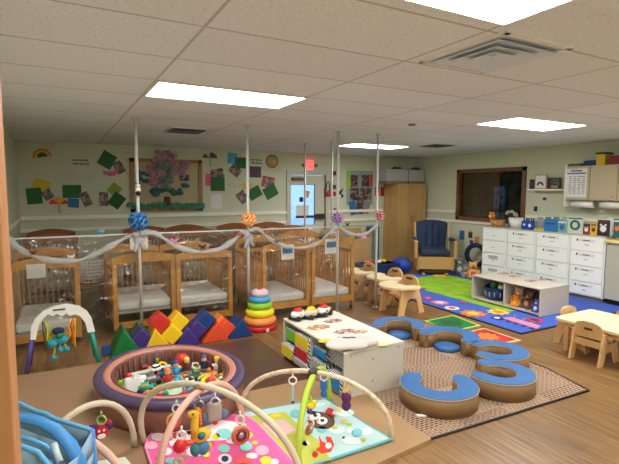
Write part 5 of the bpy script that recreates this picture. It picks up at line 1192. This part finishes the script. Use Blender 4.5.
# ------------------------------------------------------------------ kids table and chairs
TH = .345
tb = thing('toddler_table', 'low cream topped toddler table at the right edge', 'table', (4.9, 2.4, 0))
q = M(); A = [(4.485, 1.80), (4.485, 2.88), (4.515, 2.92), (5.13, 2.93), (5.16, 2.90), (5.17, 1.80)]
q.prism(A, .026, lambda x, y, w_: (x, y, TH-.026+w_)); q.part('table_top', TRAY, tb)
M().bb(4.55, 5.09, 1.87, 2.85, TH-.085, TH-.026).part('apron', MAPLE, tb)
for x in (4.555, 5.04):
    for y in (1.9, 2.8): M().bb(x, x+.045, y, y+.045, 0, TH-.026, bev=.006).part('leg', MAPLE, tb)
def kidchair(lab):
    """faces +x"""
    t = thing('toddler_chair', lab, 'chair', (0, 0, 0), 'low wooden toddler chairs')
    for y in (-.15, .13):
        M().prism([(-.17, 0), (-.10, 0), (-.06, .12), (.06, .12), (.10, 0), (.17, 0), (.12, .20), (-.03, .20), (-.055, .30), (-.11, .30)], .02, lambda x, z, w_: (x, y+w_, z)).part('side_panel', MAPLE, t)
    M().bb(-.08, .12, -.13, .13, .165, .18).part('seat', MAPLE, t)
    q = M(); out = [(-.13, .235), (-.135, .34), (-.11, .375), (-.05, .395), (.05, .395), (.11, .375), (.135, .34), (.13, .235)]
    q.prism(out, .016, lambda y, z, w_: (-.10+w_-(z-.23)*.12, y, z)); q.part('backrest', MAPLE, t)
    M().box((-.108, 0, .325), (.024, .075, .018)).part('hand_slot', mat('slot_dark', (80, 56, 36), .8), t)
    M().bb(-.10, -.085, -.13, .13, .15, .215).part('cross_rail', MAPLE, t)
    return t
kc = kidchair('toddler chair in front of the cream table with its back to the camera')
kc.location = (4.56, 2.54, 0); kc.rotation_euler = (0, 0, .0)
dup(kc, (4.87, 2.90, 0), -PI/2, 'toddler chair at the far side of the cream table, left')
dup(kc, (5.16, 2.58, 0), PI, 'toddler chair at the far corner of the cream table, right')

# ------------------------------------------------------------------ white toy bar with dangling toy
JY = 4.69
jb = thing('toy_bar', 'white arched infant toy bar with purple and teal legs', 'toy bar', (-.01, JY, 0))
def jp(u, v, dy=0): p = aty(u, v, JY+dy); return p
out_ = [(30.5, 339), (31, 327), (35, 318.5), (43, 311), (54, 306), (66, 304), (79, 306), (87, 311), (91.5, 318), (95, 331)]
inn = [(87.5, 332), (85, 322), (80, 315.5), (74, 313.5), (70, 315.5), (66, 313), (62, 316), (57, 313), (53, 315.5), (48, 313.5), (43, 318), (39, 324), (37, 333), (36, 339)]
q = M(); poly = [(jp(*p).x, jp(*p).z) for p in out_+inn]; q.prism(poly, .05, lambda x, z, w_: (x, JY-.025+w_, z)); bmesh.ops.bevel(q.b, geom=[e for e in q.b.edges if len(e.link_faces) == 2 and e.calc_face_angle(0) > 1], offset=.007, segments=2, profile=.5, affect='EDGES'); q.part('white_arch', WHITE, jb)
c = jp(59, 309); M().box((c.x, JY-.026, c.z), (.10, .004, .014)).part('logo_plate', mat('logo_dark', (90, 80, 50), .6), jb)
a, b_ = jp(33, 332), atz(26, 377.5, .02); M().tube([(a.x, JY, a.z), (b_.x, JY-.0, .026)], .018, 12, .02).part('leg', mat('leg_purple', (90, 76, 160), .4), jb, 'purple leg')
M().tube([(a.x, JY, a.z-.05), (b_.x+.02, JY+.22, .026)], .015, 10).part('leg', MATS['leg_purple'], jb, 'purple leg')
a, b_ = jp(90, 325), atz(99.5, 364.5, .02); M().tube([(a.x, JY, a.z), (b_.x, JY, .026)], .017, 12, .019).part('leg', TEAL, jb, 'teal leg')
M().tube([(a.x, JY, a.z-.05), (b_.x-.02, JY+.22, .026)], .015, 10).part('leg', TEAL, jb, 'teal leg')
c = jp(60, 340)
dt = thing('dangling_toy', 'turquoise plush dog with ribbons hanging from the white toy bar', 'plush toy', (c.x, JY, c.z-.12))
TQ = mat('plush_turq', (40, 150, 170), .9)
M().ball((c.x, JY, c.z+.0), .055, (1.5, .8, .8)).ball((c.x-.06, JY-.01, c.z-.02), .045).part('body', TQ, dt)
for k, (dx, dz, r) in enumerate(((-.055, -.15, .026), (-.0, -.09, .028), (.05, -.09, .028))): 
    M().tube([(c.x+dx*.7, JY-.01, c.z-.03), (c.x+dx, JY-.01, c.z+dz)], .007, 5).part('ribbon_leg', YEL, dt); M().ball((c.x+dx, JY-.01, c.z+dz), r).part('foot', TQ, dt)
M().ball((c.x-.01, JY-.02, c.z+.09), .04, (1.3, .8, .9)).part('navy_scarf', NAVY, dt); M().ball((c.x, JY-.03, c.z+.05), .03).part('green_knot', GRN, dt)
for k, m_ in enumerate((YEL, LIME, RED, YEL, ORG, GRN, YEL, MAROON)):
    s_ = -1 if k % 2 else 1; o = .02*(k//2)
    M().tube([(c.x+s_*(.10+o*.5), JY-.02, c.z+.19), (c.x+s_*(.07+o), JY-.02, c.z+.13-o*.3), (c.x+s_*(.09+.5*o), JY-.02, c.z+.05-o), (c.x+s_*(.06+o), JY-.025, c.z-.0-o*1.2)], .006, 5).part('ribbon', m_, dt)

# ------------------------------------------------------------------ play gyms
def bez(a, top, b_, n=22):
    a, top, b_ = Vector(a), Vector(top), Vector(b_); pts = []
    m_ = (a+b_)/2; hv = top-m_
    for i in range(n+1):
        th = PI*i/n; pts.append(m_+(a-m_)*math.cos(th)*1.0+hv*(math.sin(th)**.85 if 0 < i < n else 0))
    return pts
FLO = m_photo('floral_cloth', [(226, 206, 176), (230, 212, 184), (214, 180, 150), (224, 206, 180), (200, 196, 170)], 50)
def hang(c, drop, name, lab, cat='hanging toy', ringm=WHITE):
    """strap + ring below point c; returns root and centre for the toy"""
    c = Vector(c); t = thing(name, lab, cat, c-Vector((0, 0, drop)))
    M().tube([c, c-Vector((0, 0, .03))], .006, 6).part('strap', ringm, t)
    M().torus(c-Vector((0, 0, .055)), .026, .006, (.5, 1, 0), 18).part('ring', ringm, t)
    return t, c-Vector((0, 0, drop))
# --- owl gym
Lc, Rc, Bc, Nc = [atz(*p, .03) for p in ((240, 413), (391, 439), (330, 401), (299, 468))]
ctr = (Lc+Rc+Bc+Nc)/4; APX = Vector((ctr.x+.0, ctr.y, .425))
og = thing('play_gym', 'baby play gym with owl mat, floral arch and lime arch', 'play gym', (ctr.x, ctr.y, .025))
mt = [atz(*p, .035) for p in ((238, 414.5), (325, 399.5), (391, 440), (298, 470))]
M().prism([(p.x, p.y) for p in mt], .018, lambda x, y, w_: (x, y, .025+w_)).part('play_mat', mat('mat_aqua', (178, 206, 204), .85, bump=.2, vscale=8), og)
def ongym(poly, m, nm, z, lay, parent):
    pts = [atz(u, v, z) for u, v in poly]; M().prism([(p.x, p.y) for p in pts], .002, lambda x, y, w_: (x, y, z+.0005+lay*.0022+w_)).part(nm, m, parent)
def ell(u, v, a, b_, rot=0, n=20): return [(u+a*math.cos(2*PI*i/n)*math.cos(rot)-b_*math.sin(2*PI*i/n)*math.sin(rot), v+a*math.cos(2*PI*i/n)*math.sin(rot)+b_*math.sin(2*PI*i/n)*math.cos(rot)) for i in range(n)]
ZM = .043
ongym([(247, 417), (285, 412), (297, 424), (317, 440), (331, 460), (300, 466), (280, 448), (262, 432)], mat('mat_lime', (184, 188, 78), .85), 'lime_hill', ZM, 0, og)
ongym([(262, 424), (284, 420), (297, 431), (277, 439)], mat('mat_rose', (216, 180, 176), .85), 'rose_patch', ZM, 1, og)
for (u, v, a, b_) in ((345, 413, 9, 4), (352, 441, 11, 4), (337, 430, 8, 4), (366, 432, 7, 4), (318, 404, 7, 2.5), (304, 410, 6, 3)):
    ongym(ell(u, v, a, b_), mat('mat_cloud', (206, 222, 218), .85), 'pale_cloud', ZM, 0, og)
ongym([(278, 438), (300, 433), (308, 446), (300, 452)], mat('mat_olive', (168, 172, 60), .85), 'olive_patch', ZM, 1, og)
ongym(ell(321, 421, 14, 8.5, .15), mat('owl_brown', (96, 66, 50), .85), 'owl_body', ZM, 1, og)
ongym([(311, 416), (310, 411), (320, 413)], MATS['owl_brown'], 'owl_ear', ZM, 2, og); ongym([(332, 418), (334.5, 416), (334, 424)], MATS['owl_brown'], 'owl_ear', ZM, 2, og)
for (u, v) in ((315, 416.5), (322, 421.5)):
    ongym(ell(u, v, 5.6, 3.8), WHITE, 'owl_eye', ZM, 2, og); ongym(ell(u+.3, v, 2, 1.5), BLACK, 'owl_pupil', ZM, 3, og)
ongym([(316, 421), (318.5, 419.5), (318.5, 424)], ORG, 'owl_beak', ZM, 3, og)
ongym([(325, 412), (329, 408), (334, 410), (332, 414), (336, 416), (333, 419), (328, 416)], RED, 'red_squirrel', ZM, 1, og)
ongym([(319, 436), (322, 442), (327, 444), (326, 437), (331, 438), (334, 445), (331, 452), (322, 454), (316, 450), (320, 447)], mat('fox_red', (214, 60, 40), .85), 'red_fox', ZM, 1, og)
ongym(ell(328.5, 446.5, 3.2, 3), WHITE, 'fox_face', ZM, 2, og)
ongym(ell(315, 455, 3, 3), RED, 'red_dot', ZM, 1, og)
for (u, v, a, b_, m_, nm) in ((296, 414, 6, 4, mat('m_blue', (120, 186, 200), .85), 'blue_leaf'), (357, 433, 5.5, 4, MATS['m_blue'], 'blue_bird'), (344, 422, 3, 2.5, mat('m_or', (240, 196, 110), .85), 'orange_flower'), (322, 430, 5, 3, MATS['m_blue'], 'blue_cloud'), (339, 410, 3, 2, MATS['m_or'], 'yellow_flower'), (349, 425, 3, 1.5, LIME, 'green_leaf'), (363, 440, 2.5, 2, MATS['mat_lime'], 'green_leaf'), (343.5, 438, 1.3, 1.1, BLACK, 'black_dot'), (350, 431, 3.4, 3, WHITE, 'white_bird'), (335, 428, 3, 1.5, MATS['mat_lime'], 'lime_leaf'), (289, 447, 3.5, 2.6, WHITE, 'white_rabbit'), (288.5, 446, 1.8, 1.5, mat('rab', (80, 60, 40), .8), 'rabbit_patch'), (306, 444, 4, 2.5, mat('m_cream', (232, 226, 190), .85), 'cream_flower'), (276, 416, 5, 1.5, YEL, 'yellow_flower')):
    ongym(ell(u, v, a, b_), m_, nm, ZM, 1, og)
q = M().tube([(p.x, p.y, .036) for p in mt], .012, 6, closed=True); q.part('mat_binding', mat('bind_teal', (100, 168, 176), .8), og)
ar1 = bez(Lc, APX, Rc); ar2 = bez(Nc, APX+Vector((0, 0, -.02)), Bc)
M().tube(ar1, .0165, 10).part('floral_arch', FLO, og); M().tube(ar2, .0195, 10).part('lime_arch', mat('lime_arch', (176, 200, 60), .6), og)
M().ball(APX+Vector((0, 0, .0)), .032, (1.5, 1, .8)).part('arch_clip', mat('clip_dark', (60, 50, 40), .5), og)
def onarc(arcp, u):
    # nearest point of an arch to an image column
    best = min(arcp, key=lambda p: abs(309.5+FP*((p-CAMP).dot(vR2)/(p-CAMP).dot(vF))-u)); return best
c = onarc(ar1, 351); t, k = hang(c-Vector((0, 0, .015)), .125, 'hanging_owl_toy', 'purple knitted owl hanging from the floral arch', ringm=YEL)
M().ball(k+Vector((0, 0, .02)), .036, (1, .8, 1)).ball(k+Vector((0, 0, -.032)), .034, (1, .8, 1.1)).ball(k+Vector((-.025, 0, .05)), .012).ball(k+Vector((.025, 0, .05)), .012).part('body', mat('owl_purple', (96, 40, 96), .9), t)
c = ar2[14]; c = onarc(ar2[12:], 324); t, k = hang(c-Vector((0, 0, .0)), .14, 'hanging_toy', 'blue plush hanging under the lime arch')
M().box(k+Vector((0, 0, .02)), (.055, .03, .06), bev=.012).ball(k+Vector((0, 0, -.04)), .026).ball(k+Vector((-.02, 0, .055)), .012).ball(k+Vector((.02, 0, .055)), .012).part('body', mat('plush_blue', (50, 110, 180), .9), t)
c = onarc(ar1[:10], 294); t, k = hang(c-Vector((0, 0, .015)), .14, 'hanging_ribbon', 'pale blue and white ribbon strip hanging from the floral arch')
M().box(k+Vector((0, 0, .0)), (.018, .006, .12)).part('ribbon', mat('rib_blue', (160, 200, 220), .8), t); M().ball(k+Vector((0, 0, -.07)), .012).part('bead', mat('beadb', (70, 70, 80), .5), t)
c = ar2[5]; k0 = aty(313, 408, c.y); t, k = hang(Vector((k0.x, c.y+.03, k0.z+.06)), .06, 'hanging_bird', 'small yellow bird toy behind the lime arch', ringm=LIME)
M().ball(k, .025, (1.2, 1, 1)).ball(k+Vector((.02, -.01, .022)), .016).part('body', YEL, t); M().ball(k+Vector((-.02, -.02, -.02)), .018).part('wing', PUR, t)
k0 = aty(309.5, 430, Nc.y+.14); t, k = hang(Vector((k0.x, Nc.y+.14, k0.z+.10)), .10, 'hanging_mirror', 'oval toy mirror with coloured rim beside the lime arch', ringm=WHITE)
M().lathe([(0, 0), (.034, 0), (.036, .008), (0, .012)], k, 20, .75, 1.4, rot=Matrix.Rotation(-1.2, 3, 'X')).part('rim', mat('mir_rim', (196, 120, 70), .6), t)
M().lathe([(0, 0), (.025, 0), (0, .002)], k+Vector((0, -.013, .0)), 18, .75, 1.3, rot=Matrix.Rotation(-1.2, 3, 'X')).part('mirror', SILVER, t)
# --- pink gym
g0 = [atz(*p, .03) for p in ((144, 443), (303, 482), (160, 500), (243, 424))]
AP = aty(200, 385, 2.62)
pg = thing('play_gym', 'baby play gym with bright pink mat, cream arch and peach arch', 'play gym', (.8, 2.6, .025))
pm = [(.43, 2.30), (.43, 2.93), (.455, 3.02), (.50, 3.09), (.56, 3.12), (1.02, 3.08), (1.13, 3.00), (1.16, 2.86), (1.18, 2.05), (.43, 2.05)]
M().prism(pm, .02, lambda x, y, w_: (x, y, .026+w_)).part('play_mat', mat('mat_pink', (236, 96, 156), .85, bump=.2, vscale=8), pg)
M().tube([(p[0], p[1], .036) for p in pm], .012, 6, closed=True).part('mat_binding', mat('bind_pink', (250, 160, 200), .85), pg)
ZP = .047
MW, MG, MR = mat('pm_white', (244, 226, 230), .85), mat('pm_mint', (130, 210, 196), .85), mat('pm_coral', (230, 90, 80), .85)
ongym([(180, 428), (220, 420), (246, 424), (250, 436), (226, 440), (196, 442), (170, 446), (168, 436)], MW, 'white_cloud', ZP, 0, pg)
for (u, v, a, b_, m_, nm) in ((224, 434, 8, 5, MG, 'mint_leaf'), (246, 447, 6, 5, MG, 'mint_star'), (224, 449, 6, 4, MG, 'mint_leaf'), (216, 437, 4, 3, YEL, 'yellow_leaf'), (249, 436, 4, 3, mat('pm_lime', (214, 220, 60), .85), 'lime_leaf'), (176, 436, 5, 3, MR, 'coral_flower'), (187, 444, 5, 4, mat('pm_rose', (250, 170, 190), .85), 'rose_spot'), (152, 446, 6, 4, MATS['pm_rose'], 'rose_spot'), (243, 461, 10, 3, MR, 'coral_patch'), (206, 455, 4, 3, MATS['pm_lime'], 'lime_leaf'), (262, 451, 7, 5, MATS['pm_rose'], 'rose_spot'), (266, 461, 6, 4, MATS['pm_lime'], 'lime_leaf'), (166, 452, 6, 4, MW, 'white_spot'), (160, 459, 5, 2, MR, 'coral_patch'), (238, 429, 5, 2.5, MATS['pm_lime'], 'lime_leaf')):
    ongym(ell(u, v, a, b_), m_, nm, ZP, 1, pg)
for (u, v, a, b_, m_, nm) in ((200, 425, 7, 3, MG, 'mint_leaf'), (158, 437, 7, 4, MW, 'white_spot'), (232, 441, 6, 3, MW, 'white_spot'), (195, 452, 9, 5, MW, 'white_spot'), (210, 444, 5, 2.5, MR, 'coral_spot'), (252, 456, 6, 3, MW, 'white_spot'), (274, 462, 5, 3, MW, 'white_spot'), (172, 461, 7, 3, MG, 'mint_spot'), (255, 443, 3, 2, YEL, 'yellow_spot'), (190, 433, 4, 2, YEL, 'yellow_spot')):
    ongym(ell(u, v, a, b_), m_, nm, ZP, 0, pg)
ongym(ell(225, 460, 7, 5), MW, 'bird_eye', ZP, 2, pg); ongym(ell(225, 460, 3.6, 3), NAVY, 'bird_pupil', ZP, 3, pg)
CRM = mat('arch_cream', (206, 194, 168), .7); PCH = mat('arch_peach', (222, 178, 154), .7)
arc1 = bez(g0[0], Vector((AP.x, AP.y, AP.z)), g0[1]); arc2 = bez(g0[2], Vector((AP.x, AP.y, AP.z-.03)), g0[3])
M().tube(arc1, .019, 12).part('cream_arch', CRM, pg); M().tube(arc2, .019, 12).part('peach_arch', PCH, pg)
M().ball((AP.x, AP.y, AP.z-.01), .03, (1.3, 1, .8)).part('arch_clip', mat('clip_brown', (150, 120, 90), .5), pg)
def hp(u, v, y): return aty(u, v, y)
# giraffe
c = hp(199, 396, 2.56); t, k = hang(c, .30, 'hanging_giraffe', 'yellow giraffe plush with teal feet hanging in the pink gym', ringm=SILVER)
c0 = c
def gp(u, v): return aty(u, v, 2.55)
q = M(); q.tube([gp(195, 436), gp(194.5, 425), gp(195.5, 415), gp(197, 411)], .026, 10, .017); q.ball(gp(193, 414), .024, (1.4, 1, .9)); q.ball(gp(201, 435), .05, (1.25, .7, .85)); q.ball(gp(198, 409), .010); q.part('body', mat('gir_yellow', (232, 186, 50), .85), t)
q = M()
for s_ in range(5): q.ball(gp(199.5+s_*.3, 411+s_*3.2), .010)
q.part('mane', ORG, t); M().lathe([(0, 0), (.024, 0), (0, .006)], gp(200, 433)+Vector((0, -.035, 0)), 16, rot=Matrix.Rotation(PI/2, 3, 'X')).part('teal_spot', mat('gteal', (60, 130, 130), .8), t)
M().ball(gp(195.5, 449), .036, (.9, .9, 1.2)).part('foot', MATS['gteal'], t); M().ball(gp(203, 447), .038, (1, .9, 1.2)).part('foot', mat('gblue', (70, 130, 170), .8), t)
M().ball(gp(192, 413)+Vector((0, -.024, .003)), .006).part('eye', BLACK, t); M().ball(gp(209, 446), .02, (.8, .8, 1.3)).part('foot', MATS['mat_lime'], t)
# grey raccoon tile
c = hp(215, 393, 2.62); t, k = hang(c, .13, 'hanging_plush', 'pale grey square plush with side wings right of the giraffe')
k = hp(214.5, 412, 2.62)
M().box(k, (.088, .035, .11), bev=.016, seg=3).ball(k+Vector((-.035, 0, .058)), .012).ball(k+Vector((.035, 0, .058)), .012).part('body', mat('plush_grey', (176, 166, 156), .9), t)
M().ball(k+Vector((-.055, .005, -.03)), .03, (.7, .6, 1.2)).part('wing', mat('wing_blue', (96, 120, 150), .9), t); M().ball(k+Vector((.06, .005, -.03)), .032, (.9, .6, 1)).part('wing', mat('wing_blue', (96, 120, 150), .9), t); M().ball(k+Vector((.005, 0, -.065)), .016).part('red_foot', RED, t)
c = hp(240, 411, 2.62); t, k = hang(c, .13, 'hanging_mirror', 'round toy mirror in a red and peach ring at the right of the pink gym')
k = hp(240, 434, 2.62)
M().tube([c-Vector((0, 0, .08)), k+Vector((0, 0, .06))], .008, 6).part('cord', SILVER, t)
RX = Matrix.Rotation(PI/2, 3, 'X')
M().lathe([(0, 0), (.058, 0), (.062, .012), (.055, .024), (0, .026)], k, 26, rot=RX).part('frame', mat('mframe', (206, 150, 120), .7), t); M().lathe([(.045, .024), (.056, .028), (.05, .034), (.045, .024)], k, 26, rot=RX).part('red_ring', MR, t); M().lathe([(0, .026), (.036, .026), (0, .03)], k, 20, rot=RX).part('mirror', SILVER, t)
# left items
c = hp(176.5, 400, 2.75); t, k = hang(c, .14, 'hanging_toy', 'red and yellow round plush left of the peach arch')
k = hp(174, 423, 2.75); M().ball(k, .035, (1, .7, 1.1)).part('body', MR, t); M().torus(k+Vector((0, .005, .015)), .04, .008, (0, 1, 0)).part('yellow_edge', mat('ye', (210, 160, 70), .8), t)
q = M(); kk = hp(170.5, 435, 2.75); q.tube([kk+Vector((0, 0, .03)), kk-Vector((0, 0, .03))], .012, 8).part('white_strip', PAPER, t)
c = hp(181.5, 426, 2.5); t, k = hang(c, .14, 'hanging_bird', 'red bird plush beside the peach arch at the bottom')
k = hp(180, 446, 2.5); M().ball(k, .04, (1, .7, 1)).ball(k+Vector((.045, 0, .005)), .022, (1.5, .6, .8)).part('body', RED, t); M().ball(k+Vector((.055, -.01, .01)), .016, (1.5, .6, .6)).part('wing', MR, t)
M().torus(hp(182, 458, 2.5), .024, .007, (0, 1, .2)).torus(hp(178, 461, 2.5), .02, .007, (.3, 1, .2)).part('teething_rings', mat('teeth', (196, 176, 150), .6), t)
c = hp(188, 450, 2.5)
# --- left gym
a0, a1 = atz(134.5, 446, .03), atz(34, 462, .03)
lg = thing('play_gym', 'baby play gym with plain cream arch beside the blue bag', 'play gym', (.1, 2.6, .025))
tp_ = aty(86, 406.5, 2.86); base_l = Vector((-.18, 2.75, .03))
M().tube(bez((a0.x, a0.y, .03), (tp_.x+.0, tp_.y, tp_.z), (-.16, 2.72, .03)), .0185, 12).part('cream_arch', CRM, lg)
pa = [aty(60, 424, 2.6), aty(80, 432, 2.5), aty(96, 444, 2.42), aty(108, 454, 2.36), aty(122, 470, 2.32)]
M().tube([(-.14, 2.9, .03), (-.13, 2.85, .18)]+[tuple(p) for p in pa]+[(.27, 2.30, .03)], .0185, 12).part('peach_arch', PCH, lg)
M().prism([(-.1, 2.2), (.30, 2.2), (.34, 2.70), (.30, 2.87), (.16, 2.90), (.10, 2.85), (-.1, 2.8)], .018, lambda x, y, w_: (x, y, .026+w_)).part('play_mat', m_photo('pale_floral', [(232, 226, 206), (206, 222, 214), (228, 214, 196), (222, 226, 226), (226, 216, 170)], 22), lg)
c = aty(101, 411, 2.88); t, k = hang(c, .13, 'hanging_owl_toy', 'red plush owl with purple ears on a green ring, left gym', ringm=mat('ring_green', (150, 190, 110), .5))
k = aty(101, 432, 2.87)
M().ball(k, .042, (1.05, .8, 1.05)).ball(k+Vector((.045, 0, .05)), .016).part('body', mat('owl_red', (190, 30, 50), .9), t)
M().ball(k+Vector((-.045, 0, .03)), .03, (1.1, .6, .8)).part('wing', mat('owl_pur', (90, 40, 110), .9), t); M().ball(k+Vector((.045, 0, .03)), .026, (.9, .6, 1)).part('wing', mat('owl_pur', (90, 40, 110), .9), t)
M().ball(k+Vector((0, -.03, -.012)), .02, (1.2, .5, .8)).part('belly', WHITE, t); M().ball(k+Vector((-.012, -.032, .022)), .007).ball(k+Vector((.014, -.032, .022)), .007).part('eyes', WHITE, t)

# ------------------------------------------------------------------ blue mesh bag
bg_ = thing('mesh_tote_bag', 'blue and grey see-through tote bag at the lower left corner', 'bag', (-.05, 2.1, 0))
MESH = m_clear('mesh_grey', .06, .3, (.6, .68, .72), .2, 30, .82, (.34, .50, .64)); BCL = mat('bag_blue', (66, 140, 206), .5, bump=.5, vscale=8); BLT = mat('bag_piping', (90, 168, 214), .5)
def bp_(u, v, s_):
    d = ray(u, v); k = s_/(d.x*math.sin(YAW)+d.y*math.cos(YAW)); return CAMP+d*k
FARL, M1, M2, FARR = bp_(-12, 392, 2.15), bp_(36, 411, 2.13), bp_(55, 419, 2.11), bp_(92, 430, 2.08)
NL, NM, NR = bp_(-20, 436, 1.75), bp_(38, 452, 1.72), bp_(56, 474, 1.70)
def foot_(p, dx=0, dy=0): return Vector((p.x+dx, p.y+dy, .03))
def quadwall(tops, feet, th, m, nm):
    q = M(); n_ = len(tops)
    for i in range(n_-1):
        a, b_ = tops[i], tops[i+1]; c, d = feet[i+1], feet[i]; nv = (b_-a).cross(d-a).normalized()*th
        k = 5; rows = []
        for j in range(k+1):
            s_ = j/k; w_ = .006*math.sin(s_*9+i*2); rows.append((a.lerp(d, s_)+nv.normalized()*w_, b_.lerp(c, s_)+nv.normalized()*.006*math.sin(s_*9+(i+1)*2)))
        for j in range(k):
            (p0, p1), (p3, p2) = rows[j], rows[j+1]
            v = [q._v(p) for p in (p0, p1, p2, p3)]; w2 = [q._v(p+nv) for p in (p0, p1, p2, p3)]
            q.b.faces.new(v).smooth = True; q.b.faces.new(w2[::-1]).smooth = True
            for e in range(4): q.b.faces.new((v[e], w2[e], w2[(e+1) % 4], v[(e+1) % 4]))
    q.part(nm, m, bg_)
FT = [FARL, M1, M2, FARR]; NT = [NL, NM, NR]
quadwall(FT, [foot_(p, 0, -.0) for p in FT], .003, MESH, 'far_side'); quadwall(NT, [foot_(p) for p in NT], .003, MESH, 'near_side')
quadwall([FARR, FARR.lerp(NR, .5)+Vector((0, 0, -.03)), NR], [foot_(FARR), foot_(FARR.lerp(NR, .5)), foot_(NR)], .003, MESH, 'end_side')
def wob(P, r, m, nm):
    M().tube(P, r, 8).part(nm, m, bg_)
wob([FARL, FARL.lerp(M1, .5)+Vector((0, 0, .008)), M1, M1.lerp(M2, .5)+Vector((0, 0, .008)), M2, M2.lerp(FARR, .5), FARR], .010, BLT, 'top_piping')
wob([FARR, foot_(FARR).lerp(FARR, .5)+Vector((.01, 0, 0)), foot_(FARR)], .012, BCL, 'corner_piping')
wob([NL, NL.lerp(NM, .5)+Vector((0, 0, .01)), NM, NR], .010, BLT, 'top_piping')
# wide strap folded over the bag
def band(cs, wv, th, m, nm):
    q = M(); L1 = []; 
    for c, w_ in zip(cs, wv): L1.append([q._v(c-w_), q._v(c+w_), q._v(c+w_+Vector((0, 0, -th))), q._v(c-w_+Vector((0, 0, -th)))])
    for a, b_ in zip(L1, L1[1:]):
        for e in range(4):
            f_ = q.b.faces.new((a[e], a[(e+1) % 4], b_[(e+1) % 4], b_[e])); f_.smooth = True
    q.b.faces.new(L1[0][::-1]); q.b.faces.new(L1[-1]); q.part(nm, m, bg_)
cs = [bp_(-10, 414, 1.98), bp_(18, 420, 1.96), bp_(36, 424, 1.94), bp_(52, 433, 1.92), bp_(64, 447, 1.90), bp_(74, 466, 1.88)]
up_ = [bp_(-10, 404, 2.0), bp_(18, 413, 1.98), bp_(36, 414, 1.97), bp_(60, 424, 1.95), bp_(77, 441, 1.93), bp_(88, 464, 1.90)]
band([(a+b_)/2 for a, b_ in zip(cs, up_)], [(b_-a)/2 for a, b_ in zip(cs, up_)], .012, BCL, 'wide_strap')
M().box((-.15, 1.93, .30), (.36, .20, .52), rz=-.12, bev=.07, seg=4).part('blue_contents', mat('bag_in', (44, 84, 124), .7, bump=.5, vscale=6), bg_)
cs = [bp_(14, 436, 1.86), bp_(32, 440, 1.85), bp_(46, 446, 1.84), bp_(54, 456, 1.83), bp_(58, 468, 1.82)]
wob(cs, .009, BLT, 'pocket_piping')
M().tube([bp_(54, 444, 1.84), bp_(56, 452, 1.82), bp_(60, 462, 1.80)], .014, 8).part('clear_wrap', mat('wrap', (190, 206, 214), .25), bg_)
bg_.location = bg_.location
